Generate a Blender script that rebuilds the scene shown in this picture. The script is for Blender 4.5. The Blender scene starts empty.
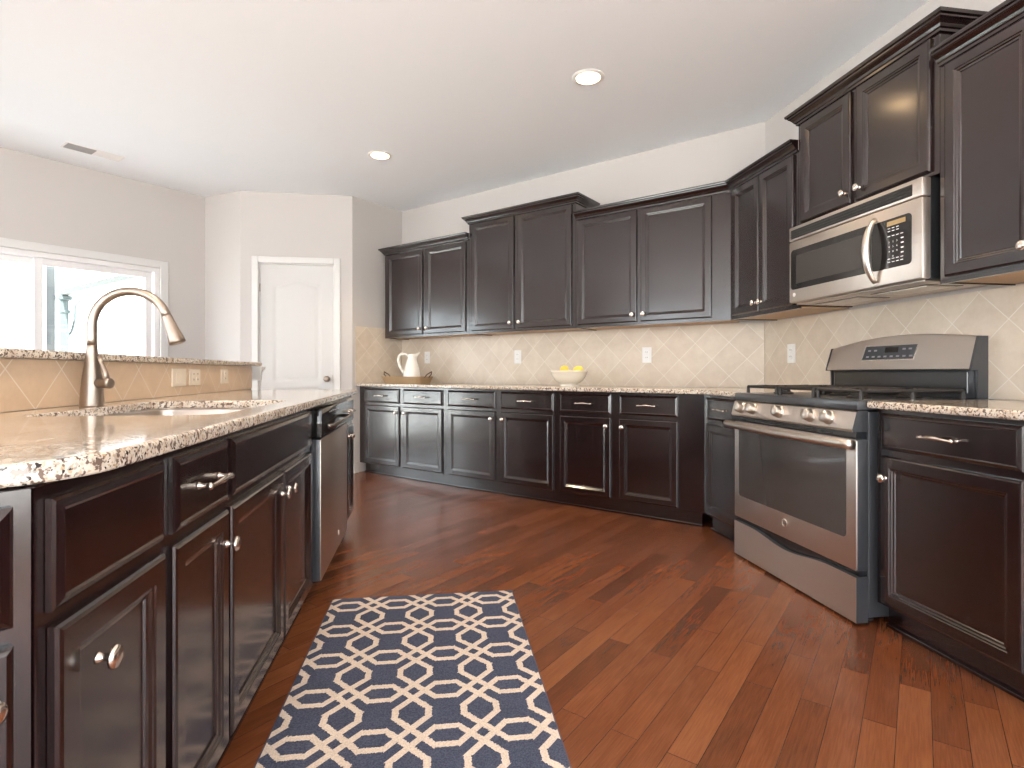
import bpy, bmesh, math, random
from mathutils import Vector, Matrix
random.seed(7)
SC = bpy.context.scene
COL = SC.collection
PI = math.pi
S = 2 ** -.5
# ------------------------------------------------------------------ camera, world, lights, exposure
cam = bpy.data.objects.new('camera', bpy.data.cameras.new('camera'))
COL.objects.link(cam)
cam.location = (0, 0, 1.03)
cam.rotation_euler = (PI / 2, 0, -math.radians(8.7))
cam.data.sensor_width = 36
cam.data.lens = 555 * 36 / 1024
cam.data.shift_y = -12 / 1024
cam.data.clip_start = .02
SC.camera = cam
SC.view_settings.view_transform = 'Standard'
SC.view_settings.look = 'None'
SC.view_settings.gamma = 1
SC.view_settings.use_curve_mapping = False
SC.view_settings.exposure = 0.82

world = bpy.data.worlds.new('sky')
SC.world = world
world.use_nodes = True
wn = world.node_tree
for n in list(wn.nodes):
    wn.nodes.remove(n)
wo = wn.nodes.new('ShaderNodeOutputWorld')
wb = wn.nodes.new('ShaderNodeBackground')
wb.inputs[0].default_value = (.89, .955, 1, 1)
wb.inputs[1].default_value = 4.8
wn.links.new(wb.outputs[0], wo.inputs[0])

CEIL = 2.82


def area(name, loc, rot, sx, sy, power, color=(1, 1, 1), portal=False, shape='RECTANGLE'):
    l = bpy.data.lights.new(name, 'AREA')
    l.shape = shape
    l.size = sx
    if shape == 'RECTANGLE':
        l.size_y = sy
    l.energy = power
    l.color = color
    if portal:
        l.cycles.is_portal = True
    o = bpy.data.objects.new(name, l)
    COL.objects.link(o)
    o.location = loc
    o.rotation_euler = rot
    return o


# sky portals filling the window openings (sampling aids for the sky light, they give off nothing themselves)
# patio door in the window wall (plane s = -5.9, room on the +s side)
PD_N0, PD_N1, PD_Z = .42, 2.30, 2.03


def sn(s, n, z=0.0):
    return Vector(((s + n) * S, (n - s) * S, z))


def look_rot(d):
    return Vector(d).to_track_quat('-Z', 'Y').to_euler()


pc = sn(-5.93, (PD_N0 + PD_N1) / 2, PD_Z / 2 + .03)
area('sky_portal_patio', pc, look_rot((S, -S, 0)), PD_N1 - PD_N0, PD_Z, 1, portal=True)
REAR_Y = -3.0
REAR_WIN = [(-5.6, -3.9), (-3.5, -1.8), (-1.4, .3), (.6, 2.1)]      # x ranges of rear windows
RW_Z = (.25, 2.45)
for a, b in REAR_WIN:
    area('sky_portal_rear', ((a + b) / 2, REAR_Y - .02, sum(RW_Z) / 2), look_rot((0, 1, 0)), b - a, RW_Z[1] - RW_Z[0], 1, portal=True)
WEST_X = -6.4
WEST_WIN = [(-2.6, -1.0), (-.7, .9)]
ADDED_WIN = (-2.4, -.9)           # unseen opening added to the range wall, brings more daylight to the ceiling
for a, b in WEST_WIN:
    area('sky_portal_west', (WEST_X - .02, (a + b) / 2, sum(RW_Z) / 2), look_rot((1, 0, 0)), b - a, RW_Z[1] - RW_Z[0], 1, portal=True)

area('sky_portal_east', (2.41, sum(ADDED_WIN) / 2, sum(RW_Z) / 2), look_rot((-1, 0, 0)), ADDED_WIN[1] - ADDED_WIN[0], RW_Z[1] - RW_Z[0], 1, portal=True)
sun = bpy.data.lights.new('sun', 'SUN')
sun.energy = 21
sun.angle = math.radians(2)
sun.color = (1, .97, .92)
so = bpy.data.objects.new('sun', sun)
COL.objects.link(so)
so.rotation_euler = look_rot((-.40, .56, -.73))

# ------------------------------------------------------------------ materials
def new_mat(name):
    m = bpy.data.materials.new(name)
    m.use_nodes = True
    nt = m.node_tree
    return m, nt, nt.nodes['Principled BSDF']


def simple(name, col, rough=.5, metal=0.0, coat=0.0, spec=.5, emit=None, es=0.0, aniso=0.0, coat_rough=.1):
    m, nt, p = new_mat(name)
    p.inputs['Base Color'].default_value = (*col, 1)
    p.inputs['Roughness'].default_value = rough
    p.inputs['Metallic'].default_value = metal
    p.inputs['Coat Weight'].default_value = coat
    p.inputs['Coat Roughness'].default_value = coat_rough
    p.inputs['Specular IOR Level'].default_value = spec
    p.inputs['Anisotropic'].default_value = aniso
    if emit:
        p.inputs['Emission Color'].default_value = (*emit, 1)
        p.inputs['Emission Strength'].default_value = es
    return m


def N(nt, t, **kw):
    n = nt.nodes.new(t)
    for k, v in kw.items():
        if k.startswith('i_'):
            n.inputs[k[2:].replace('_', ' ')].default_value = v
        else:
            setattr(n, k, v)
    return n


def ramp(nt, stops, interp='LINEAR'):
    r = nt.nodes.new('ShaderNodeValToRGB')
    cr = r.color_ramp
    cr.interpolation = interp
    while len(cr.elements) < len(stops):
        cr.elements.new(.5)
    for e, (p, c) in zip(cr.elements, stops):
        e.position = p
        e.color = (*c, 1)
    return r


def mix(nt, fac, a, b, mode='MIX'):
    m = nt.nodes.new('ShaderNodeMix')
    m.data_type = 'RGBA'
    m.blend_type = mode
    for sock, v in ((m.inputs[0], fac), (m.inputs[6], a), (m.inputs[7], b)):
        if isinstance(v, bpy.types.NodeSocket):
            nt.links.new(v, sock)
        elif isinstance(v, (int, float)):
            sock.default_value = v
        else:
            sock.default_value = (*v, 1)
    return m.outputs[2]


def math_n(nt, op, a, b=None, c=None):
    m = nt.nodes.new('ShaderNodeMath')
    m.operation = op
    for i, v in enumerate((a, b, c)):
        if v is None:
            continue
        if isinstance(v, bpy.types.NodeSocket):
            nt.links.new(v, m.inputs[i])
        else:
            m.inputs[i].default_value = v
    return m.outputs[0]


# espresso stained wood, satin lacquer
ESP, nt, p = new_mat('espresso_wood')
tc = N(nt, 'ShaderNodeTexCoord')
mp = N(nt, 'ShaderNodeMapping')
mp.inputs['Scale'].default_value = (14, 14, 1.2)
nt.links.new(tc.outputs['Object'], mp.inputs[0])
ns = N(nt, 'ShaderNodeTexNoise', i_Scale=6.0, i_Detail=6.0)
nt.links.new(mp.outputs[0], ns.inputs['Vector'])
rp = ramp(nt, [(.3, (.0060, .0018, .0022)), (.7, (.0125, .0036, .0040))])
nt.links.new(ns.outputs[0], rp.inputs[0])
nt.links.new(rp.outputs[0], p.inputs['Base Color'])
p.inputs['Roughness'].default_value = .25
p.inputs['Specular IOR Level'].default_value = .6
p.inputs['Coat Weight'].default_value = .85
p.inputs['Coat Roughness'].default_value = .15
bp = N(nt, 'ShaderNodeBump', i_Strength=.03, i_Distance=.002)
nt.links.new(ns.outputs[0], bp.inputs['Height'])
nt.links.new(bp.outputs[0], p.inputs['Normal'])
ESP_IN = simple('cabinet_underside_birch', (.42, .27, .15), .5)

PAINT = simple('greige_wall_paint', (.545, .515, .495), .8, spec=.2)
CEILM = simple('ceiling_white', (.90, .925, .955), .9, spec=.15)
TRIMW = simple('white_trim_paint', (.66, .65, .635), .35)
DOORW = simple('white_door_paint', (.575, .565, .55), .4)
STEEL, nt, p = new_mat('brushed_stainless')
tc = N(nt, 'ShaderNodeTexCoord')
mp = N(nt, 'ShaderNodeMapping')
mp.inputs['Scale'].default_value = (1, 1, 160)
nt.links.new(tc.outputs['Object'], mp.inputs[0])
ns = N(nt, 'ShaderNodeTexNoise', i_Scale=5.0, i_Detail=4.0)
nt.links.new(mp.outputs[0], ns.inputs['Vector'])
rr = N(nt, 'ShaderNodeMapRange')
rr.inputs[3].default_value = .36
rr.inputs[4].default_value = .46
nt.links.new(ns.outputs[0], rr.inputs[0])
nt.links.new(rr.outputs[0], p.inputs['Roughness'])
p.inputs['Metallic'].default_value = 1
p.inputs['Base Color'].default_value = (.58, .52, .475, 1)
STEEL2 = simple('smooth_stainless', (.62, .57, .52), .33, 1)
NICKEL = simple('brushed_nickel', (.36, .30, .255), .36, 1)
SATIN = simple('satin_nickel_pull', (.78, .72, .66), .24, 1)
SINKM = simple('sink_steel', (.55, .50, .46), .3, 1)
BLACKG = simple('black_glass', (.012, .011, .011), .06, coat=.5)
OVENG = simple('oven_glass', (.05, .045, .043), .08, coat=.6, coat_rough=.05)
MWG = simple('microwave_screen_glass', (.045, .04, .038), .12, coat=.5)
ENAMEL = simple('black_enamel', (.014, .016, .019), .2, coat=.6)
SLATE = simple('dark_grey_enamel', (.045, .048, .055), .3, coat=.3)
IRON = simple('cast_iron', (.025, .022, .021), .5)
PLASTW = simple('white_outlet_plastic', (.83, .82, .80), .4)
ALMOND = simple('almond_outlet_plastic', (.80, .70, .58), .4)
SLOT = simple('dark_slot', (.02, .02, .02), .6)
CERAM = simple('white_ceramic', (.82, .80, .75), .18, coat=.4)
CREAMC = simple('cream_ceramic', (.80, .74, .62), .25, coat=.3)
LEMON = simple('lemon_skin', (.80, .64, .10), .4)
TRAYM = simple('tan_wood_tray', (.40, .27, .15), .5)
TWIG = simple('dark_metal_tray_handle', (.10, .06, .03), .5)
MARK = simple('pale_print', (.75, .75, .78), .5)
MARKD = simple('dim_print', (.32, .31, .35), .5)
DISPA = simple('amber_display_off', (.36, .25, .12), .3)
CANT = simple('can_light_trim', (.85, .84, .82), .4)
CANE = simple('can_light_bulb', (1, .95, .85), .4, emit=(1, .68, .36), es=17)
VENTM = simple('vent_grey_metal', (.36, .35, .34), .5)
VENTW = simple('vent_white_metal', (.86, .84, .82), .5)
VINYL = simple('white_vinyl_frame', (.80, .78, .78), .35)
TEAL = simple('slate_blue_post_paint', (.050, .066, .066), .6)
BEAMM = simple('dull_green_beam_paint', (.045, .050, .042), .6)
GROUND = simple('pale_patio_ground', (.82, .80, .76), .9)
STUCCO = simple('pale_porch_siding', (.80, .79, .72), .9)
REDRUBBER = simple('brown_backing', (.05, .03, .03), .8)
GLASS, nt, p = new_mat('window_glass')
for n in list(nt.nodes):
    nt.nodes.remove(n)
go = N(nt, 'ShaderNodeOutputMaterial')
tr = N(nt, 'ShaderNodeBsdfTransparent')
tr.inputs[0].default_value = (.96, .98, .98, 1)
gl = N(nt, 'ShaderNodeBsdfGlossy')
gl.inputs['Roughness'].default_value = .02
ms = N(nt, 'ShaderNodeMixShader')
ms.inputs[0].default_value = .06
nt.links.new(tr.outputs[0], ms.inputs[1])
nt.links.new(gl.outputs[0], ms.inputs[2])
nt.links.new(ms.outputs[0], go.inputs[0])

# granite
GRAN, nt, p = new_mat('speckled_granite')
tc = N(nt, 'ShaderNodeTexCoord')
n1 = N(nt, 'ShaderNodeTexNoise', i_Scale=22.0, i_Detail=3.0)
n2 = N(nt, 'ShaderNodeTexVoronoi', i_Scale=230.0)
n3 = N(nt, 'ShaderNodeTexNoise', i_Scale=85.0, i_Detail=2.5, i_Roughness=.6)
n4 = N(nt, 'ShaderNodeTexNoise', i_Scale=150.0, i_Detail=1.5)
for n in (n1, n2, n3, n4):
    nt.links.new(tc.outputs['Object'], n.inputs['Vector'])
r1 = ramp(nt, [(.3, (.58, .47, .37)), (.5, (.68, .60, .51)), (.7, (.74, .70, .64))])
nt.links.new(n1.outputs[0], r1.inputs[0])
hs = N(nt, 'ShaderNodeSeparateColor')
nt.links.new(n2.outputs['Color'], hs.inputs[0])
r2 = ramp(nt, [(.0, (.5, .5, .5)), (.10, (1, 1, 1)), (.8, (1, 1, 1)), (.95, (.75, .62, .48))])
nt.links.new(hs.outputs[0], r2.inputs[0])
c = mix(nt, 1.0, r1.outputs[0], r2.outputs[0], 'MULTIPLY')
r3 = ramp(nt, [(.535, (0, 0, 0)), (.585, (1, 1, 1))])
nt.links.new(n3.outputs[0], r3.inputs[0])
c = mix(nt, r3.outputs[0], c, (.17, .12, .095))
r4 = ramp(nt, [(.625, (0, 0, 0)), (.655, (1, 1, 1))])
nt.links.new(n4.outputs[0], r4.inputs[0])
c = mix(nt, r4.outputs[0], c, (.03, .025, .025))
nt.links.new(c, p.inputs['Base Color'])
p.inputs['Roughness'].default_value = .09
p.inputs['Coat Weight'].default_value = .3
p.inputs['Coat Roughness'].default_value = .05


def tile_mat(name, tile, off, c0, c1, grout, rough):
    """diamond-laid travertine, UV in metres"""
    m, nt, p = new_mat(name)
    uv = N(nt, 'ShaderNodeUVMap')
    mp = N(nt, 'ShaderNodeMapping')
    mp.inputs['Rotation'].default_value = (0, 0, PI / 4)
    mp.inputs['Location'].default_value = (off[0], off[1], 0)
    nt.links.new(uv.outputs[0], mp.inputs[0])
    br = N(nt, 'ShaderNodeTexBrick', offset=0.0, squash=1.0)
    br.inputs['Scale'].default_value = 1
    br.inputs['Brick Width'].default_value = tile
    br.inputs['Row Height'].default_value = tile
    br.inputs['Mortar Size'].default_value = .0022
    br.inputs['Mortar Smooth'].default_value = .3
    br.inputs['Color1'].default_value = (0, 0, 0, 1)
    br.inputs['Color2'].default_value = (1, 1, 1, 1)
    br.inputs['Mortar'].default_value = (.5, .5, .5, 1)
    nt.links.new(mp.outputs[0], br.inputs['Vector'])
    n1 = N(nt, 'ShaderNodeTexNoise', i_Scale=9.0, i_Detail=6.0, i_Roughness=.65)
    nt.links.new(uv.outputs[0], n1.inputs['Vector'])
    n2 = N(nt, 'ShaderNodeTexNoise', i_Scale=60.0, i_Detail=3.0)
    nt.links.new(uv.outputs[0], n2.inputs['Vector'])
    f = math_n(nt, 'MULTIPLY_ADD', br.outputs[0], .18, math_n(nt, 'MULTIPLY', n1.outputs[0], .75))
    f = math_n(nt, 'ADD', f, math_n(nt, 'MULTIPLY', n2.outputs[0], .15))
    r = ramp(nt, [(.25, c0), (.72, c1)])
    nt.links.new(f, r.inputs[0])
    c = mix(nt, br.outputs['Fac'], r.outputs[0], grout)
    nt.links.new(c, p.inputs['Base Color'])
    p.inputs['Roughness'].default_value = rough
    bp = N(nt, 'ShaderNodeBump', i_Strength=.35, i_Distance=.002, invert=True)
    nt.links.new(br.outputs['Fac'], bp.inputs['Height'])
    nt.links.new(bp.outputs[0], p.inputs['Normal'])
    return m


TILE = tile_mat('diamond_travertine', .1768, (0, 0), (.56, .46, .36), (.70, .61, .50), (.76, .70, .61), .35)
TILEB = tile_mat('diamond_travertine_bar', .1768, (0, 0), (.60, .425, .28), (.74, .555, .39), (.80, .70, .58), .35)

# hardwood planks, running along the direction n (perpendicular to the back run)
WOOD, nt, p = new_mat('hardwood_planks')
tc = N(nt, 'ShaderNodeTexCoord')
mp = N(nt, 'ShaderNodeMapping')
mp.inputs['Rotation'].default_value = (0, 0, -PI / 4)
nt.links.new(tc.outputs['Object'], mp.inputs[0])     # x' along n, y' = -s
br = N(nt, 'ShaderNodeTexBrick', offset=.37, offset_frequency=2, squash=1.0)
br.inputs['Scale'].default_value = 1
br.inputs['Brick Width'].default_value = .78
br.inputs['Row Height'].default_value = .083
br.inputs['Mortar Size'].default_value = .0009
br.inputs['Mortar Smooth'].default_value = .1
br.inputs['Color1'].default_value = (0, 0, 0, 1)
br.inputs['Color2'].default_value = (1, 1, 1, 1)
mo = N(nt, 'ShaderNodeMapping')
mo.inputs['Location'].default_value = (0.1, .083 * 20 - .137 + .083, 0)
nt.links.new(mp.outputs[0], mo.inputs[0])
nt.links.new(mo.outputs[0], br.inputs['Vector'])
# every board gets its own slice of grain
sepb = N(nt, 'ShaderNodeSeparateColor')
nt.links.new(br.outputs[0], sepb.inputs[0])
sx = N(nt, 'ShaderNodeSeparateXYZ')
nt.links.new(mo.outputs[0], sx.inputs[0])
cb = N(nt, 'ShaderNodeCombineXYZ')
nt.links.new(math_n(nt, 'MULTIPLY', sx.outputs[0], 1.3), cb.inputs[0])
nt.links.new(math_n(nt, 'MULTIPLY', sx.outputs[1], 5.0), cb.inputs[1])
nt.links.new(math_n(nt, 'MULTIPLY', sepb.outputs[0], 40.0), cb.inputs[2])
gn = N(nt, 'ShaderNodeTexNoise', i_Scale=1.1, i_Detail=2.0, i_Distortion=.3)
nt.links.new(cb.outputs[0], gn.inputs['Vector'])
rings = math_n(nt, 'FRACT', math_n(nt, 'MULTIPLY', gn.outputs[0], 6.0))
tri = math_n(nt, 'ABSOLUTE', math_n(nt, 'SUBTRACT', rings, .5))
cb2 = N(nt, 'ShaderNodeCombineXYZ')
nt.links.new(math_n(nt, 'MULTIPLY', sx.outputs[0], 6.0), cb2.inputs[0])
nt.links.new(math_n(nt, 'MULTIPLY', sx.outputs[1], 130.0), cb2.inputs[1])
nt.links.new(math_n(nt, 'MULTIPLY', sepb.outputs[0], 40.0), cb2.inputs[2])
fn = N(nt, 'ShaderNodeTexNoise', i_Scale=2.0, i_Detail=4.0)
nt.links.new(cb2.outputs[0], fn.inputs['Vector'])
f = math_n(nt, 'MULTIPLY_ADD', sepb.outputs[0], .34, .05)
f = math_n(nt, 'ADD', f, math_n(nt, 'MULTIPLY_ADD', tri, .17, .05))
f = math_n(nt, 'ADD', f, math_n(nt, 'MULTIPLY', fn.outputs[0], .42))
WR = ramp(nt, [(.15, (.060, .019, .009)), (.5, (.150, .047, .018)), (.9, (.255, .093, .036))])
nt.links.new(f, WR.inputs[0])
c = mix(nt, br.outputs['Fac'], WR.outputs[0], (.04, .014, .008))
nt.links.new(c, p.inputs['Base Color'])
p.inputs['Roughness'].default_value = .24
p.inputs['Coat Weight'].default_value = .2
p.inputs['Coat Roughness'].default_value = .18
bp = N(nt, 'ShaderNodeBump', i_Strength=.25, i_Distance=.001, invert=True)
nt.links.new(br.outputs['Fac'], bp.inputs['Height'])
nt.links.new(bp.outputs[0], p.inputs['Normal'])

# trellis rug, object coordinates with a lattice node at the origin
RUG, nt, p = new_mat('trellis_rug')
PX, PY = .205, .229
tc = N(nt, 'ShaderNodeTexCoord')
wob = N(nt, 'ShaderNodeTexNoise', i_Scale=160.0, i_Detail=1.0)
nt.links.new(tc.outputs['Object'], wob.inputs['Vector'])
sx = N(nt, 'ShaderNodeSeparateXYZ')
nt.links.new(tc.outputs['Object'], sx.inputs[0])
wv = math_n(nt, 'MULTIPLY', math_n(nt, 'SUBTRACT', wob.outputs[0], .5), .035)


def fold(sock, P):
    a = math_n(nt, 'DIVIDE', sock, P)
    a = math_n(nt, 'ADD', a, wv)
    a = math_n(nt, 'ADD', a, 100.5)
    a = math_n(nt, 'FRACT', a)
    return math_n(nt, 'ABSOLUTE', math_n(nt, 'SUBTRACT', a, .5))


X = fold(sx.outputs[0], PX)
Y = fold(sx.outputs[1], PY)
E_, T_ = .168, .049


def band(U, V, W_):
    # eye along +U: boundary V = min(U - e, w) for U > e
    g = math_n(nt, 'MINIMUM', math_n(nt, 'SUBTRACT', U, E_), W_)
    d = math_n(nt, 'ABSOLUTE', math_n(nt, 'SUBTRACT', V, g))
    slope = math_n(nt, 'LESS_THAN', U, E_ + W_)
    k = math_n(nt, 'MULTIPLY_ADD', slope, -.293, 1.0)      # 1/sqrt2 on the diagonal
    d = math_n(nt, 'MULTIPLY', d, k)
    pen = math_n(nt, 'MULTIPLY', math_n(nt, 'LESS_THAN', U, E_ - .02), 1.0)
    return math_n(nt, 'ADD', d, pen)


d1 = band(X, Y, .168)
d2 = band(Y, X, .24)
d3 = math_n(nt, 'MULTIPLY', math_n(nt, 'ABSOLUTE', math_n(nt, 'SUBTRACT', math_n(nt, 'ADD', X, Y), E_)), .707)
dm = math_n(nt, 'MINIMUM', math_n(nt, 'MINIMUM', d1, d2), d3)
msk = math_n(nt, 'LESS_THAN', dm, T_)
nz = N(nt, 'ShaderNodeTexNoise', i_Scale=220.0, i_Detail=2.0)
nt.links.new(tc.outputs['Object'], nz.inputs['Vector'])
rb = ramp(nt, [(.35, (.038, .046, .080)), (.65, (.082, .092, .138))])
nt.links.new(nz.outputs[0], rb.inputs[0])
rc = ramp(nt, [(.35, (.50, .415, .355)), (.65, (.66, .565, .49))])
nt.links.new(nz.outputs[0], rc.inputs[0])
c = mix(nt, msk, rb.outputs[0], rc.outputs[0])
nt.links.new(c, p.inputs['Base Color'])
p.inputs['Roughness'].default_value = .95
p.inputs['Specular IOR Level'].default_value = .1
bp = N(nt, 'ShaderNodeBump', i_Strength=.5, i_Distance=.003)
nt.links.new(nz.outputs[0], bp.inputs['Height'])
nt.links.new(bp.outputs[0], p.inputs['Normal'])
RUGB = simple('rug_binding', (.06, .055, .085), .9)


# ------------------------------------------------------------------ object helpers
def link(o):
    COL.objects.link(o)
    return o


def obj(name, bm, mat, parent=None, smooth=None, loc=None, rot=None):
    bmesh.ops.recalc_face_normals(bm, faces=bm.faces)
    me = bpy.data.meshes.new(name)
    bm.to_mesh(me)
    bm.free()
    for m in (mat if isinstance(mat, (list, tuple)) else [mat]):
        me.materials.append(m)
    o = link(bpy.data.objects.new(name, me))
    if parent is not None:
        o.parent = parent
    if loc is not None:
        o.location = loc
    if rot is not None:
        o.rotation_euler = rot
    if smooth:
        for f in me.polygons:
            f.use_smooth = True
        if smooth != 'all':
            md = o.modifiers.new('edge', 'EDGE_SPLIT')
            md.split_angle = math.radians(35)
    return o


def thing(name, label, cat, loc=(0, 0, 0), rz=0, group=None):
    o = link(bpy.data.objects.new(name, None))
    o.location = loc
    o.rotation_euler = (0, 0, rz)
    o.empty_display_size = .05
    tag(o, label, cat, group)
    return o


def tag(o, label, cat, group=None):
    o['label'] = label
    o['category'] = cat
    if group:
        o['group'] = group
    return o


def struct(name, bm, mat, parent=None, label=None):
    o = obj(name, bm, mat, parent)
    if parent is None:
        o['kind'] = 'structure'
        if label:
            o['label'] = label
    return o


def B():
    return bmesh.new()


def box(bm, x0, x1, y0, y1, z0, z1, bev=0.0, seg=2, mi=0):
    b = bm if bev == 0 else bmesh.new()
    vs = [b.verts.new((x, y, z)) for x in (x0, x1) for y in (y0, y1) for z in (z0, z1)]
    for q in ((0, 1, 3, 2), (4, 6, 7, 5), (0, 4, 5, 1), (2, 3, 7, 6), (0, 2, 6, 4), (1, 5, 7, 3)):
        f = b.faces.new([vs[i] for i in q])
        f.material_index = mi
    if bev:
        bmesh.ops.bevel(b, geom=list(b.edges), offset=bev, segments=seg, affect='EDGES', profile=.5, clamp_overlap=True)
        merge(bm, b, mi)
    return bm


def merge(bm, b, mi=0, M=None):
    mp = {}
    for v in b.verts:
        mp[v] = bm.verts.new(M @ v.co if M else v.co)
    for f in b.faces:
        nf = bm.faces.new([mp[v] for v in f.verts])
        nf.material_index = mi
        nf.smooth = f.smooth
    b.free()


def prism(bm, poly, z0, z1, bev=0.0, seg=2, holes=None):
    b = bmesh.new()
    lo = [b.verts.new((x, y, z0)) for x, y in poly]
    hi = [b.verts.new((x, y, z1)) for x, y in poly]
    n = len(poly)
    b.faces.new(lo)
    b.faces.new(hi)
    for i in range(n):
        b.faces.new([lo[i], lo[(i + 1) % n], hi[(i + 1) % n], hi[i]])
    bmesh.ops.recalc_face_normals(b, faces=b.faces)
    if bev:
        es = [e for e in b.edges if abs(e.verts[0].co.z - e.verts[1].co.z) < 1e-6]
        bmesh.ops.bevel(b, geom=es, offset=bev, segments=seg, affect='EDGES', profile=.5)
    merge(bm, b)
    return bm


def lathe(bm, prof, n=24, M=None, close=False):
    """prof: list of (r, z) revolved about local z; M maps to the mesh frame"""
    rings = []
    for r, z in prof:
        if r < 1e-6:
            v = Vector((0, 0, z))
            rings.append([bm.verts.new(M @ v if M else v)])
        else:
            ring = []
            for i in range(n):
                a = 2 * PI * i / n
                v = Vector((r * math.cos(a), r * math.sin(a), z))
                ring.append(bm.verts.new(M @ v if M else v))
            rings.append(ring)
    for a, b in zip(rings, rings[1:]):
        for i in range(n):
            j = (i + 1) % n
            q = [a[i % len(a)], a[j % len(a)], b[j % len(b)], b[i % len(b)]]
            u = []
            for v in q:
                if v not in u:
                    u.append(v)
            if len(u) > 2:
                bm.faces.new(u)
    for ring in (rings[0], rings[-1]):
        if len(ring) > 2 and not close:
            bm.faces.new(ring)
    return bm


def tube(bm, pts, rad, n=12, cap=True, flat=1.0):
    pts = [Vector(p) for p in pts]
    if not isinstance(rad, (list, tuple)):
        rad = [rad] * len(pts)
    rings = []
    up = None
    for i, p in enumerate(pts):
        t = (pts[min(i + 1, len(pts) - 1)] - pts[max(i - 1, 0)]).normalized()
        if up is None:
            up = t.orthogonal().normalized()
        up = (up - t * up.dot(t)).normalized()
        sd = t.cross(up)
        rings.append([bm.verts.new(p + (up * math.cos(2 * PI * k / n) + sd * math.sin(2 * PI * k / n) * flat) * rad[i]) for k in range(n)])
    for a, b in zip(rings, rings[1:]):
        for k in range(n):
            bm.faces.new([a[k], a[(k + 1) % n], b[(k + 1) % n], b[k]])
    if cap:
        bm.faces.new(rings[0])
        bm.faces.new(rings[-1])
    return bm


def nested(bm, x0, x1, z0, z1, prof, back=0.0):
    """a slab in the xz plane; prof = (inset, y) rings from the outer edge to the field"""
    rings = []
    for ins, y in prof:
        rings.append([bm.verts.new((x, y, z)) for x, z in ((x0 + ins, z0 + ins), (x1 - ins, z0 + ins), (x1 - ins, z1 - ins), (x0 + ins, z1 - ins))])
    for a, b in zip(rings, rings[1:]):
        for k in range(4):
            bm.faces.new([a[k], a[(k + 1) % 4], b[(k + 1) % 4], b[k]])
    bm.faces.new(rings[-1])
    bm.faces.new(rings[0])
    return bm


DOOR_PROF = [(0, -.001), (0, -.010), (.003, -.0145), (.008, -.017), (.043, -.017), (.046, -.014), (.051, -.013), (.055, -.009), (.061, -.0075), (.064, -.0035)]
DRAW_PROF = [(0, -.001), (0, -.012), (.004, -.0155), (.009, -.0165), (.017, -.0205), (.022, -.0205)]
FLAT_PROF = [(0, -.001), (0, -.009), (.004, -.012), (.014, -.017), (.018, -.0155), (.022, -.0155)]


def knob_bm(r=.0175):
    b = B()
    M = Matrix.Rotation(PI / 2, 4, 'X')     # local z -> -y
    lathe(b, [(.009, 0), (.009, .003), (.0065, .006), (.0052, .014), (.0085, .019), (r, .0225), (r, .0265), (r * .8, .030), (r * .4, .032), (0, .0325)], 20, M)
    return b


def pull_bm(L=.135):
    b = B()
    h = L / 2
    pts, rad = [], []
    for i in range(17):
        t = -1 + 2 * i / 16
        pts.append((t * h, -.026 - .006 * (1 - t * t), .002 * math.cos(t * PI)))
        rad.append(.0048 + .0028 * math.exp(-(t * 3.2) ** 2) + .0035 * max(0, abs(t) - .82) / .18)
    tube(b, pts, rad, 10)
    for sgn in (-1, 1):
        M = Matrix.Translation((sgn * h * .86, 0, 0)) @ Matrix.Rotation(PI / 2, 4, 'X')
        lathe(b, [(.009, 0), (.008, .004), (.005, .009), (.005, .022), (.0065, .027), (0, .030)], 14, M)
    return b


KNOB = None
PULL = None


def add_knob(parent, x, z):
    global KNOB
    o = obj('knob', knob_bm(), SATIN, parent, 'all') if KNOB is None else link(bpy.data.objects.new('knob', KNOB))
    KNOB = o.data
    o.parent = parent
    o.location = (x, -.017, z)
    o['label'] = 'satin nickel knob'
    return o


def add_pull(parent, x, z):
    global PULL
    o = obj('handle', pull_bm(), SATIN, parent, 'all') if PULL is None else link(bpy.data.objects.new('handle', PULL))
    PULL = o.data
    o.parent = parent
    o.location = (x, -.0155, z)
    o['label'] = 'satin nickel bow handle'
    return o


CROWN = [(0, 0), (.010, 0), (.011, .010), (.017, .014), (.022, .024), (.034, .038), (.040, .042), (.041, .048), (.050, .052), (.052, .060), (.052, .066), (0, .066)]


def crown(bm, path, z):
    rings = []
    for (px, py), (mx, my) in path:
        rings.append([bm.verts.new((px + mx * o, py + my * o, z + h)) for o, h in CROWN])
    n = len(CROWN)
    for a, b in zip(rings, rings[1:]):
        for k in range(n):
            bm.faces.new([a[k], a[(k + 1) % n], b[(k + 1) % n], b[k]])
    bm.faces.new(rings[0])
    bm.faces.new(rings[-1])
    return bm


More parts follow.
